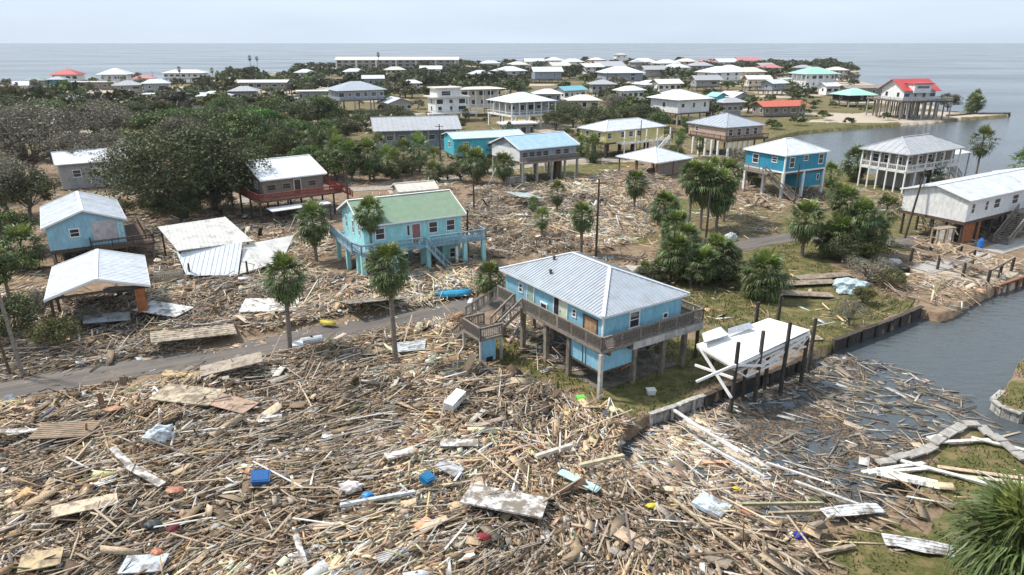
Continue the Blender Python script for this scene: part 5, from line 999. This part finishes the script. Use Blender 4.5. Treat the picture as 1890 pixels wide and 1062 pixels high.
# broken boardwalk on the grassy point
def slab_walk(name, pts, w, label, z=.32):
    r = empty(name, pts[0][0], pts[0][1], 0, 0, label, 'walkway'); ox, oy = pts[0]
    for a, b in zip(pts, pts[1:]):
        A = Vector((a[0] - ox, a[1] - oy, z)); B = Vector((b[0] - ox, b[1] - oy, z)); n = max(1, round((B - A).length / 1.3))
        for i in range(n):
            q = Vector((0, 0, random.uniform(-.05, .03))); MB().beam(A.lerp(B, (i + .02) / n) + q, A.lerp(B, (i + random.uniform(.86, .98)) / n) + q + Vector((random.uniform(-.12, .12), random.uniform(-.12, .12), random.uniform(-.14, .08))), w + random.uniform(-.18, .06), .12).build('slab', concrete if 'concrete' in label else lattice_g, r)
    return r
slab_walk('walkway', poly([(1618, 862), (1700, 842), (1740, 812), (1778, 790)]), .65, 'pale concrete walkway slabs along the canal edge of the grassy point')
slab_walk('walkway', poly([(1778, 790), (1808, 792), (1850, 825), (1895, 858)]), .7, 'cracked concrete walkway turning round the tip of the grassy point')
for i, (px, py, yw, l) in enumerate([(1660, 868, 8, 4), (1650, 862, 14, 4.4), (1745, 800, 20, 3), (1845, 818, -30, 3), (1780, 812, 6, 3.6), (1740, 870, -30, 4.4)]):
    stick(px, py, l, R(yw), (.66, .64, .58), ['pale board lowest of the stack at the walkway end', 'pale board on top of the stack at the walkway end', 'pale board leaning along the walkway bend', 'pale board across the cracked walkway', 'yellowish board at the tip of the point', 'pale board pointing from the walkway to the palm'][i], .3, .08, .02, .25)
# wrecked dock frame by the white house
ox, oy = P(1690, 460, 1.6); r = empty('wrecked_dock', ox, oy, 0, 0, 'wrecked timber dock frame with bare beams on dark posts in front of the white house', 'dock')
def dl(px, py, z=1.6): a, b = P(px, py, z); return (a - ox, b - oy, z)
for a, b in (((1683, 458), (1828, 500)), ((1700, 448), (1850, 488)), ((1722, 440), (1872, 476)), ((1683, 458), (1722, 440)), ((1735, 473), (1775, 455)), ((1782, 487), (1822, 468)), ((1828, 500), (1872, 476)), ((1760, 480), (1800, 462))):
    MB().beam(dl(*a), dl(*b), .16, .28).build('beam', wood_tan, r)
for p in ((1685, 460), (1722, 441), (1735, 473), (1775, 456), (1782, 487), (1828, 500), (1850, 488), (1872, 477), (1800, 463)):
    a, b, _ = dl(*p); MB().tube([(a, b, -1.2), (a, b, 1.7)], [.17, .15], 8).build('piling', dark_pile, r)
for i in range(16):
    t_ = i / 15; p = Vector(dl(1700, 450, 1.8)).lerp(Vector(dl(1850, 489, 1.8)), t_ * random.uniform(.9, 1)); MB().beam(p + Vector((-.2, -.9, .02 + i * .002)), p + Vector((random.uniform(-.8, 1.2), random.uniform(.4, 1.6), .02 + i * .002)), .2, .05).build('board', wood_tan, r)
ox, oy = P(1735, 445, 1.8); r = empty('picnic_frame', ox, oy, 1.7, R(20), 'small tan timber bench frame standing on the wrecked dock', 'frame')
for a in (-1, 0, 1): MB().box(a * 1.2 - .08, -.6, 0, a * 1.2 + .08, -.45, 1.7).build('leg', wood_tan, r)
MB().box(-1.4, -.7, 1.7, 1.4, .3, 1.8).build('top', wood_tan, r); MB().box(-1.35, .15, 0, -1.2, .3, 1.7).box(1.2, .15, 0, 1.35, .3, 1.7).build('rear_leg', wood_tan, r)

# ------------------------------------------------------------------ utility poles and mooring posts
def upole(px, py, hgt, label, lean=0, arm=True, m=None, rad=.13, tr=False, name='utility_pole'):
    x, y = P(px, py); r = empty(name, x, y, 0, R(random.uniform(0, 60)), label, 'pole'); r.rotation_euler[1] = lean
    MB().tube([(0, 0, -.5), (0, 0, hgt)], [rad * 1.2, rad * .8], 8).build('shaft', m or dark_pile, r)
    if arm: MB().beam((-.9, .16, hgt - .5), (.9, .16, hgt - .5), .1, .12).build('crossarm', wood_brown, r)
    if tr: MB().tube([(.3, 0, hgt - 1.9), (.3, 0, hgt - 1.0)], [.22, .22], 10).build('transformer', greyp, r)
upole(1100, 472, 9.2, 'dark utility pole rising from the middle debris field', 0, True)
upole(42, 692, 8.4, 'grey bare pole beside the road at the left edge', -.03, False, wood_grey, .14); upole(20, 694, 6.2, 'shorter dark pole left of the grey bare one', -.05, False, wood_brown, .1)
upole(875, 396, 6.5, 'slim pole at the back of the debris field right of the green roof', 0, False); upole(863, 470, 5.5, 'slim pole right of the aqua house', .02, False)
upole(472, 288, 9, 'thin pole among the trees above the red railed house', 0, True); upole(1670, 440, 9, 'leaning dark pole in front of the grey bay house', .12, True, tr=True); upole(1300, 470, 8, 'thin pole behind the right palm cluster', 0, False)
upole(645, 400, 8.5, 'thin pole above the red railed house stairs', 0, True); upole(1465, 384, 6.8, 'dark post in front of the turquoise stilt house', 0, False); upole(813, 300, 8, 'thin pole left of the turquoise house', 0, True); upole(1238, 520, 6.2, 'thin dark pole behind the main blue house', 0, False, rad=.09)
for i, (px, py, hh) in enumerate([(130, 150, 9), (285, 160, 9), (1120, 165, 9), (560, 165, 9), (1180, 290, 8)]): upole(px, py, hh, ['distant pole at the far left shore', 'distant pole right of the white hipped house', 'distant pole among the far roofs', 'distant pole left of the tree belt', 'white pole by the pavilion'][i], 0, False, rad=.1)
random.seed(21)
# picket row along the road
px0, px1 = P(128, 735), P(242, 708); r = empty('picket_edge', *px0, 0, 0, 'row of short broken wooden pickets along the near road edge', 'fence')
for i in range(26):
    t_ = i / 25; a = (px1[0] - px0[0]) * t_; b = (px1[1] - px0[1]) * t_; z_ = zat(px0[0] + a, px0[1] + b); MB().beam((a, b, z_ - .1), (a + random.uniform(-.05, .05), b, z_ + random.uniform(.45, .8)), .16, .04, up=(0, 1, 0)).build('picket', wood_tan if i % 3 else wood_grey, r)
px0, px1 = P(288, 528), P(340, 522); r = empty('picket_fence', *px0, 0, R(0), 'short cream picket fence right of the white carport', 'fence')
for i in range(14): a = (px1[0] - px0[0]) * i / 13; b = (px1[1] - px0[1]) * i / 13; MB().beam((a, b, .2), (a, b, 1.5), .14, .04, up=(0, 1, 0)).build('picket', cream, r)
MB().beam((0, .05, 1.2), (px1[0] - px0[0], px1[1] - px0[1] + .05, 1.2), .05, .1).build('rail', cream, r)

# ------------------------------------------------------------------ palms
frond_m = mat('palm_frond_green', (.105, .15, .042), .5, 6, .25, vary=.38, trans=.22, spec=.5); frond_y = mat('young_frond_yellow_green', (.2, .25, .06), .45, 6, .2, vary=.25, trans=.25)
dead_m = mat('dead_frond_brown', (.2, .155, .08), .8, 6, .25, vary=.3, trans=.1); trunk_m = mat('palm_trunk_bark', (.25, .21, .175), .9, 5, .35, stretch=(1, 1, 3), bump=.5, vary=.15)
def frond_geo(mb, M_=None, n=12, droop=.5, ln=.66, rng_=random, mi=0, wd=.05, pet=.98):
    T = M_ or Matrix.Identity(4); vs = []; fs = []
    def q(p): return T @ Vector(p)
    mb.add([q((0, -.03, 0)), q((0, .03, 0)), q((pet, .02, -.08 * droop)), q((pet, -.02, -.08 * droop))], [(0, 1, 2, 3)], mi)
    for i in range(n):
        a = R(-118 + 236 * i / (n - 1) + rng_.uniform(-6, 6)); l = ln * (1 - .28 * abs(i / (n - 1) - .5) * 2) * rng_.uniform(.85, 1.08); d = Vector((math.cos(a), math.sin(a), 0)); sd = Vector((-d.y, d.x, 0)); c = Vector((pet, 0, -.08 * droop))
        m1 = c + d * l * .58 + Vector((0, 0, .05 - .16 * droop * rng_.random())); tp = c + d * l * 1.0 + Vector((0, 0, -.62 * droop * l * rng_.uniform(.5, 1.5)))
        mb.add([q(c - sd * .02), q(c + sd * .02), q(m1 + sd * wd), q(m1 - sd * wd), q(tp)], [(0, 1, 2, 3), (3, 2, 4)], mi)
random.seed(99)
FR = []
for v in range(4):
    mb = MB(); frond_geo(mb, None, 14, .3 + .3 * v); FR.append((mb.mesh('frond', frond_m), mb.mesh('frond', frond_y)))
mb = MB(); frond_geo(mb, None, 10, 1.3); FD = mb.mesh('dead_frond', dead_m)
def frond_dirs(n, lo=-55, hi=82, rs=random):
    o = []
    for i in range(n):
        el = hi + (lo - hi) * ((i + .5) / n) ** .85 + rs.uniform(-7, 7); az = i * 137.5 + rs.uniform(-14, 14); o.append((R(az), R(el), i / n))
    return o
def frond_mat(az, el, s, z=0): return Matrix.Translation((0, 0, z)) @ Matrix.Rotation(az, 4, 'Z') @ Matrix.Rotation(-el, 4, 'Y') @ Matrix.Scale(s, 4)
CROWNS = []
for v in range(5):
    mb = MB(); rs = random.Random(v + 3)
    for az, el, t_ in frond_dirs(58, -62, 86, rs): frond_geo(mb, frond_mat(az, el, rs.uniform(.8, 1.12), .35 * (1 - t_)), 10, .3 + t_ * .9, rng_=rs, mi=0 if t_ > .12 else 1)
    for i in range(10): frond_geo(mb, frond_mat(R(i * 36 + rs.uniform(-10, 10)), R(rs.uniform(-84, -66)), rs.uniform(.7, .95), -.15), 7, .9, rng_=rs, mi=2)
    CROWNS.append(mb.mesh('palm_crown', [frond_m, frond_y, dead_m]))
def trunk_mesh(hgt, r0=.2, lean=(0, 0)):
    n = 9; pts = [(lean[0] * (i / n) ** 1.6, lean[1] * (i / n) ** 1.6, -.4 + (hgt + .4) * i / n) for i in range(n + 1)]; rad = [r0 * (1.35 if i == 0 else 1.0) * (1 - .25 * i / n) * random.uniform(.94, 1.06) for i in range(n)] + [r0 * .95]
    return MB().tube(pts, rad, 9).mesh('trunk', trunk_m), Vector(pts[-1])
FB = []
for v in range(4):
    mb = MB(); frond_geo(mb, None, 22, .6 + .3 * v, .95, wd=.026, pet=.8); FB.append((mb.mesh('frond', frond_m), mb.mesh('frond', frond_y)))
def palm(px, py, pt, dia, label, detail=False, lean=(0, 0), group=None, base=None, skirt=.35):
    """base pixel, crown-centre pixel row, crown diameter in pixels -> real height from the survey"""
    x, y = base or P(px, py); 
    a = PITCH; dz = y  # height whose image row is pt
    lo, hi = .2, 25
    for _ in range(30):
        m_ = (lo + hi) / 2; zc = y * math.cos(a) - (m_ - H) * math.sin(a); u_ = y * math.sin(a) + (m_ - H) * math.cos(a); row = 531 - F * u_ / zc
        lo, hi = (m_, hi) if row > pt else (lo, m_)
    hc = lo; dist = math.hypot(y, H - hc, x); Rr = dia / 2 / F * dist; hc = max(hc, Rr * .5)
    r = empty('palm_tree', x, y, zat(x, y) * .5, random.uniform(0, 6.28), label, 'palm tree', group); tm, tip = trunk_mesh(max(.3, hc - Rr * .15), min(.22, .06 + Rr * .09), lean); mobj('trunk', tm, r)
    s = Rr / 1.5
    if detail:
        rs = random.Random(int(px)); n = 74 if dia < 150 else 120; FRS = FR if dia < 150 else FB
        for i, (az, el, t_) in enumerate(frond_dirs(n, -58, 84, rs)):
            o = mobj('frond', FRS[min(3, int(t_ * 4 + rs.random() * .6))][1 if t_ < .1 else 0], r); o.matrix_local = Matrix.Translation(tip) @ frond_mat(az, el, s * rs.uniform(.78, 1.12), .3 * s * (1 - t_))
        for i in range(int(14 * skirt * 2)):
            o = mobj('dead_frond', FD, r); o.matrix_local = Matrix.Translation(tip) @ frond_mat(R(i * 41 + rs.uniform(-10, 10)), R(rs.uniform(-85, -62)), s * rs.uniform(.75, 1.0), -.25 * s)
    else:
        o = mobj('crown', random.choice(CROWNS), r); o.location = tip; o.scale = (s, s, s * random.uniform(.95, 1.2)); o.rotation_euler[2] = random.uniform(0, 6)
    return r
random.seed(31)
palm(731, 678, 492, 92, 'tall palm with long pale trunk standing in the foreground debris', True, (-.1, 0))
palm(537, 652, 512, 86, 'tall palm with slim trunk at the near edge of the road', True, (-.25, 0))
palm(689, 512, 393, 62, 'tall palm in front of the green shingle roof', True); palm(584, 482, 409, 72, 'bushy palm left of the aqua house', True); palm(905, 562, 512, 62, 'short palm against the left end of the main blue house', True, skirt=.1)
palm(1072, 470, 398, 54, 'dark palm beside the utility pole', True); palm(1170, 392, 338, 48, 'round palm at the right of the middle debris field', True); palm(930, 346, 306, 48, 'round palm in front of the long blue roof', True)
palm(1480, 472, 405, 68, 'green palm on the bright lawn by the side road', True, (.1, 0)); palm(1850, 1110, 1010, 190, 'big green palm crown at the bottom right corner', True, skirt=.1)
palm(1292, 425, 338, 72, 'left palm of the twin palms behind the right lawn', True); palm(1322, 422, 352, 74, 'right palm of the twin palms behind the right lawn', True)
palm(1405, 550, 508, 88, 'broad low palm bush on the canal lawn', True, skirt=.0)
palm(1545, 478, 432, 70, 'large palm in the cluster left of the white house', True); palm(1580, 480, 400, 62, 'tall palm in the cluster left of the white house', True)
palm(50, 500, 455, 66, 'bushy palm below the left corner of the small blue house', True, skirt=.1)
palm(1245, 520, 466, 74, 'shaggy palm at the left of the dark palm clump', True); palm(1318, 515, 466, 78, 'shaggy palm at the right of the dark palm clump', True)
mids = [(1222, 450, 383, 62), (1245, 470, 418, 64), (1280, 520, 492, 62), (1345, 515, 482, 62), (1262, 500, 440, 60), (1240, 440, 400, 50), (1235, 505, 465, 56), (1295, 528, 485, 62), (1270, 425, 325, 58), (1335, 410, 322, 60), (1305, 400, 318, 56), (1545, 470, 372, 56), (1608, 470, 425, 56), (1625, 455, 388, 52), (1525, 475, 440, 54), (1590, 478, 450, 56), (1550, 470, 405, 56), (1530, 462, 360, 46), (1215, 520, 500, 46), (1190, 515, 502, 40),
 (1801, 322, 260, 43), (1884, 345, 303, 48), (1576, 335, 297, 53), (1712, 345, 328, 56), (1797, 208, 178, 18), (1790, 210, 192, 26), (1802, 210, 190, 24), (1028, 400, 358, 40), (1000, 440, 404, 38), (985, 400, 378, 26), (650, 335, 288, 58), (683, 335, 284, 56), (716, 325, 296, 51), (746, 318, 284, 51), (775, 318, 277, 51), (802, 312, 295, 43), (880, 340, 300, 53), (858, 320, 290, 46), (700, 305, 270, 43), (625, 320, 278, 51), (1095, 300, 273, 46), (1075, 290, 268, 38), (905, 295, 278, 38),
 (620, 300, 262, 43), (560, 300, 262, 43), (505, 240, 215, 26), (530, 240, 212, 24), (480, 250, 222, 26), (730, 330, 300, 43), (800, 335, 318, 43), (1250, 300, 255, 24), (1530, 345, 322, 38), (1640, 340, 300, 35), (1395, 345, 318, 43), (1372, 330, 305, 38), (1290, 290, 265, 22), (20, 560, 480, 40), (1405, 300, 275, 22), (985, 245, 225, 18), (940, 260, 235, 18), (420, 268, 236, 28), (860, 225, 208, 16), (1480, 218, 190, 14), (600, 205, 190, 12),
 (1255, 292, 248, 20), (1262, 250, 225, 18), (465, 145, 107, 8), (478, 145, 108, 7), (700, 135, 101, 7), (395, 160, 130, 8), (405, 160, 135, 8), (335, 158, 128, 8), (430, 158, 127, 8), (440, 160, 133, 8), (230, 168, 148, 10), (262, 170, 146, 10), (270, 170, 150, 9), (205, 168, 152, 10), (12, 170, 152, 10), (1700, 212, 182, 14)]
ZW = lambda px, py: ('in the far distance' if py < 230 else ('behind the middle houses' if py < 350 else 'near the debris and houses'))
for i, (px, py, pt, dia) in enumerate(mids):
    side = 'left' if px < 600 else ('centre' if px < 1000 else ('right of centre' if px < 1500 else 'right'))
    palm(px, py, pt, dia, 'round shaggy palm %s, %s part of the view' % (ZW(px, py), side), dia > 52, group='palms scattered through the settlement')

# ------------------------------------------------------------------ leafy trees
def leaf_mat(name, c, v=.25): return mat(name, c, .6, 1.3, .3, attr='Col', vary=v, trans=.12, spec=.3)
LM = {'green': leaf_mat('green_leaves', (.12, .16, .055)), 'dark': leaf_mat('dark_leaves', (.115, .135, .062)), 'grey': leaf_mat('greyish_storm_stripped_leaves', (.21, .195, .15)), 'olive': leaf_mat('olive_leaves', (.14, .14, .055)), 'bright': leaf_mat('bright_green_leaves', (.095, .175, .04))}
bark = mat('grey_bark', (.14, .12, .1), .9, 5, .3, vary=.15)
def crown_mesh(seed, kind, clumps, per, ls, rx=1, rz=.72, sparse=0):
    rs = np.random.default_rng(seed); th = rs.uniform(0, 2 * np.pi, clumps); ph = np.arccos(rs.uniform(-.45, 1, clumps)); rr = rs.uniform(.45, 1.0, clumps) ** .6
    lob = 1 + .22 * np.sin(th * 3 + seed) + .15 * np.sin(th * 5 + seed * 2)
    C = np.stack([rr * lob * np.sin(ph) * np.cos(th) * rx * .8, rr * lob * np.sin(ph) * np.sin(th) * rx * .8, rr * np.cos(ph) * rz * .8], 1); cr2 = rs.uniform(.14, .3, clumps)
    shade = rs.uniform(.65, 1.35, clumps); n = clumps * per; ci = np.repeat(np.arange(clumps), per)
    d = rs.normal(size=(n, 3)); d /= np.linalg.norm(d, axis=1)[:, None]; p = C[ci] + d * (cr2[ci] * rs.uniform(.35, 1.0, n) ** .5)[:, None] * np.array([1, 1, .7])
    a = rs.normal(size=(n, 3)) + d * .8; a /= np.linalg.norm(a, axis=1)[:, None]; b = np.cross(a, rs.normal(size=(n, 3))); b /= np.linalg.norm(b, axis=1)[:, None]; c = np.cross(a, b); sz = ls * rs.uniform(.6, 1.4, n)[:, None]
    V = np.stack([p - b * sz, p - c * sz * .55, p + b * sz, p + c * sz * .55], 1).reshape(-1, 3); Q = np.arange(n * 4).reshape(-1, 4)
    col = np.ones((n, 4, 4)); s2 = (shade[ci] * rs.uniform(.8, 1.2, n))[:, None]; col[..., 0] = s2; col[..., 1] = s2; col[..., 2] = s2 * .95
    if kind == 'mix': k2 = rs.random(n) < .3; col[k2, :, 0] *= 1.5; col[k2, :, 1] *= 1.1
    return npmesh('crown', V, Q, np.clip(col.reshape(-1, 4), 0, 2.2), [LM['green' if kind == 'mix' else kind]]), C
def limbs(C, hgt, R_, n, seed, r0, extra=0):
    rs = random.Random(seed); mb = MB(); th = hgt * .42; mb.tube([(0, 0, -.4), (.05 * R_, 0, th * .5), (0, .04 * R_, th), (0, 0, hgt * .75)], [r0 * 1.3, r0, r0 * .85, r0 * .3], 8)
    for i in range(n):
        c = C[rs.randrange(len(C))]; e = Vector((c[0] * R_ * .92, c[1] * R_ * .92, hgt + c[2] * R_ * .9)); s_ = Vector((0, 0, th * rs.uniform(.55, 1.2))); m_ = s_.lerp(e, .5) + Vector((rs.uniform(-.08, .08) * R_, rs.uniform(-.08, .08) * R_, -.06 * R_)); mb.tube([s_, m_, e], [r0 * .5, r0 * .3, r0 * .06], 5)
        if extra:
            for j in range(extra):
                e2 = m_.lerp(e, rs.random()) + Vector((rs.uniform(-1, 1), rs.uniform(-1, 1), rs.uniform(-.3, 1))) * R_ * .22; mb.tube([m_.lerp(e, rs.random() * .6), e2], [r0 * .12, r0 * .03], 3)
    return mb.mesh('trunk', bark)
TV = {}
for kind in ('green', 'dark', 'grey', 'olive', 'bright'):
    for v in range(3):
        sp = kind == 'grey'; cm, C = crown_mesh(10 * v + len(kind), kind, 75 if not sp else 60, 90 if not sp else 60, .036 if not sp else .028, 1, .75); TV[kind, v] = (cm, limbs(C, .9, 1, 14 if not sp else 22, v, .055, 0 if not sp else 4))
    for v in range(3):
        cm, C = crown_mesh(50 + 10 * v + len(kind), kind, 26, 22, .12, 1, .7); TV[kind, 'f', v] = (cm, limbs(C, .8, 1, 4, v, .06))
NT = [0]
def tree(px, py, wpx, kind, label, far=False, zs=1.0, hs=1.0, group=None):
    x, y = P(px, py); dist = math.hypot(x, y, H); Rr = wpx / 2 / F * dist; NT[0] += 1; v = NT[0] % 3; cm, tm = TV[(kind, 'f', v) if far else (kind, v)]
    r = empty('tree', x, y, 0, random.uniform(0, 6.28), label, 'tree', group); r.scale = (Rr, Rr, Rr * zs)
    mobj('trunk', tm, r); o = mobj('crown', cm, r); o.location = (0, 0, (.8 if kind == 'big' else (.9 if not far else .8))); return r
random.seed(77)
TV['big', 0] = (lambda q: (q[0], limbs(q[1], .8, 1, 22, 5, .045, 2)))(crown_mesh(123, 'dark', 210, 95, .021, 1, .75)); TV['big', 1] = TV['big', 2] = TV['big', 0]
tree(345, 405, 240, 'big', 'great spreading dark tree between the small blue house and the red railed house', zs=.86)
tree(400, 395, 130, 'green', 'green tree against the right side of the great dark tree', zs=.9)
near_t = [(285, 398, 60, 'dark', .8), (335, 412, 90, 'dark', .8), (410, 402, 70, 'grey', .8), (455, 300, 60, 'dark', .9), (1335, 525, 90, 'dark', .75), (1275, 528, 80, 'dark', .8), (1408, 548, 92, 'dark', .6), (1555, 485, 76, 'dark', .9), (1605, 485, 70, 'green', .9), (1385, 345, 80, 'grey', 1.15), (690, 335, 60, 'dark', .7), (760, 325, 56, 'dark', .7), (850, 335, 56, 'dark', .8), (900, 320, 44, 'green', .8), (1050, 290, 44, 'green', .8), (1010, 275, 40, 'dark', .8), (545, 345, 60, 'dark', .8), (1180, 255, 44, 'green', .8), (1600, 520, 90, 'grey', .6), (1200, 520, 60, 'dark', .6), (250, 340, 110, 'grey', .85), (60, 330, 170, 'grey', .85), (140, 335, 130, 'grey', .8), (10, 400, 130, 'grey', .95), (20, 470, 90, 'green', 1.0), (60, 400, 90, 'dark', 1), (200, 310, 90, 'grey', .9), (450, 290, 110, 'green', .9), (400, 270, 90, 'dark', .9), (345, 290, 100, 'grey', .9), (520, 300, 80, 'green', .9), (570, 330, 90, 'bright', .85), (605, 335, 80, 'green', .9),
 (480, 330, 90, 'green', .8), (505, 285, 90, 'dark', .85), (585, 330, 80, 'bright', .9), (620, 335, 70, 'green', .9), (470, 265, 90, 'green', .9), (650, 310, 60, 'green', .9), (300, 285, 110, 'green', .8), (215, 270, 110, 'grey', .8), (100, 290, 120, 'grey', .85), (40, 290, 120, 'grey', .9), (-10, 300, 120, 'grey', .9), (440, 250, 80, 'dark', .8), (540, 240, 70, 'green', .8), (600, 265, 66, 'bright', .8), (395, 385, 90, 'dark', .8), (300, 380, 90, 'dark', .8), (-10, 370, 110, 'grey', .95), (110, 430, 50, 'green', .9), (545, 275, 70, 'bright', .9), (590, 285, 70, 'green', .9), (640, 300, 60, 'bright', .9), (826, 335, 46, 'dark', .8), (1105, 250, 80, 'dark', .85), (1130, 215, 60, 'grey', .9), (1380, 340, 55, 'grey', 1.1), (1355, 310, 40, 'grey', 1.1), (1245, 295, 40, 'green', .8), (1225, 270, 34, 'dark', 1), (110, 650, 80, 'olive', .9), (20, 640, 110, 'dark', .95), (-10, 560, 120, 'green', 1.0), (1565, 600, 60, 'grey', 1.0), (1640, 530, 56, 'olive', .7), (1590, 560, 46, 'olive', .8), (1400, 535, 60, 'bright', .5),
 (1690, 330, 30, 'green', .8), (1748, 206, 34, 'dark', 1.0), (1795, 208, 26, 'green', .9), (230, 400, 44, 'olive', .8), (160, 610, 50, 'grey', .9), (80, 590, 60, 'grey', 1.1)]
for i, (px, py, w, k, zs) in enumerate(near_t):
    kw = {'dark': 'dark leafy', 'green': 'mid green', 'grey': 'grey half bare', 'olive': 'olive scrubby', 'bright': 'fresh green'}[k]
    pos = 'at the left edge' if px < 70 else ('in the left tree mass' if px < 300 else ('left of centre among the houses' if px < 660 else ('near the centre' if px < 1150 else ('right of centre' if px < 1500 else 'towards the water on the right'))))
    dd = 'close by' if py > 450 else ('at middle distance' if py > 280 else 'further back')
    tree(px, py, w, k, '%s tree %s, %s' % (kw, pos, dd), zs=zs, group='leafy trees among the nearer houses')
# far tree belts: px range, ground-row range, count, width in metres
FT = [(540, 1000, 150, 180, 30), (280, 560, 165, 215, 24), (-20, 330, 182, 262, 54), (330, 640, 205, 275, 44), (690, 830, 145, 192, 14), (960, 1440, 145, 172, 22), (1020, 1330, 170, 250, 30), (1380, 1600, 140, 160, 8), (1380, 1500, 150, 215, 10), (640, 1050, 176, 250, 14), (0, 560, 152, 170, 8)]
hs_list = [(o.location.x, o.location.y) for o in bpy.data.objects if o.name.startswith(('house', 'far_house', 'stilt_house', 'shed'))]
boxes_ = []
for o in bpy.data.objects:
    if o.name.split('.')[0] in ('roof',) and o.parent:
        me = o.data; cc = sum((v.co for v in me.vertices), Vector()) / len(me.vertices); rr_ = max((v.co - cc).xy.length for v in me.vertices); pr = o.parent
        c2, s2 = math.cos(pr.rotation_euler.z), math.sin(pr.rotation_euler.z); boxes_.append((pr.location.x + cc.x * c2 - cc.y * s2, pr.location.y + cc.x * s2 + cc.y * c2, rr_))
def free(x, y, sl=1.0):
    if not bool(island(np.array([x]), np.array([y]))[0]): return False
    if any((x - hx) ** 2 + (y - hy) ** 2 < (hr * .72 * sl + 2.0) ** 2 for hx, hy, hr in boxes_): return False
    return not (any(abs(x - hx) < hr * .85 and 0 < hy - y < hr + 16 for hx, hy, hr in boxes_) and random.random() < .8 * sl)
for (a, b, c, d, n) in FT:
    k = 0; tries = 0
    while k < n and tries < n * 12:
        tries += 1; px = random.uniform(a, b); py = random.uniform(c, d); x, y = P(px, py)
        if not free(x, y): continue
        kd = random.choices(['green', 'dark', 'olive', 'grey', 'bright'], [5, 5, 2, 2, 1] if px > 300 else [2, 3, 2, 6, 0])[0]; wm_ = random.uniform(9, 15) if px < 640 else random.uniform(7.5, 12); dist = math.hypot(x, y, H)
        side = 'on the left' if px < 330 else ('left of centre' if px < 700 else ('in the centre' if px < 1050 else 'on the right'))
        tree(px, py, wm_ / dist * F, kd, '%s tree between the distant roofs, %s' % ({'dark': 'dark green', 'green': 'mid green', 'grey': 'greyish thin', 'olive': 'olive', 'bright': 'bright green'}[kd], side), far=(y > 230), zs=random.uniform(.65, .95), group='trees between the far houses'); k += 1
# the farthest woods and scrub read as one dark mass: joined, with no tree to be told apart
def woods(name, zones, wlo, whi, kinds, sl=.6):
    Vs, Qs, Cs, off = [], [], [], 0
    for (a, b, c, d, n) in zones:
        k = 0; tries = 0
        while k < n and tries < n * 10:
            tries += 1; x, y = P(random.uniform(a, b), random.uniform(c, d))
            if not free(x, y, sl): continue
            me = TV[random.choice(kinds), 'f', random.randrange(3)][0]; nv = len(me.vertices); V_ = np.empty(nv * 3, np.float32); me.vertices.foreach_get('co', V_); V_ = V_.reshape(-1, 3); C_ = np.empty(nv * 4, np.float32); me.color_attributes['Col'].data.foreach_get('color', C_)
            s1 = random.uniform(wlo, whi) / 2; an = random.uniform(0, 6.28); R2 = np.array([[math.cos(an), math.sin(an), 0], [-math.sin(an), math.cos(an), 0], [0, 0, 1]]); V_ = V_ @ R2 * np.array([s1, s1, s1 * .8]) + np.array([x, y, s1 * .62])
            Vs.append(V_); Cs.append(C_.reshape(-1, 4) * random.uniform(.75, 1.2)); Qs.append(np.arange(nv).reshape(-1, 4) + off); off += nv; k += 1
    o = mobj(name, npmesh(name, np.concatenate(Vs), np.concatenate(Qs), np.concatenate(Cs), [LM['dark' if name == 'distant_woods' else 'green']])); tag(o, kind='stuff')
woods('distant_woods', [(540, 1450, 119, 150, 150), (1380, 1580, 122, 142, 45), (380, 620, 138, 175, 30), (640, 1000, 135, 170, 45)], 10, 17, ['dark', 'green', 'olive'])
woods('settlement_scrub', [(540, 1420, 150, 260, 120), (0, 620, 170, 300, 90), (1400, 1640, 150, 240, 25)], 2.5, 6, ['dark', 'green', 'olive', 'grey'], .75)
# thin sea air that lightens the far shore
hz = mobj('haze', MB().box(-1400, -55, -4, 1400, 1600, 27).mesh('haze', [])); hm = bpy.data.materials.new('sea_air'); hm.use_nodes = True; t = hm.node_tree; t.nodes.remove(t.nodes['Principled BSDF'])
pv = t.nodes.new('ShaderNodeVolumePrincipled'); pv.inputs['Color'].default_value = (.88, .94, 1, 1); pv.inputs['Density'].default_value = .00008; pv.inputs['Anisotropy'].default_value = .2; t.links.new(pv.outputs[0], t.nodes['Material Output'].inputs['Volume']); hz.data.materials.append(hm); tag(hz, kind='stuff')
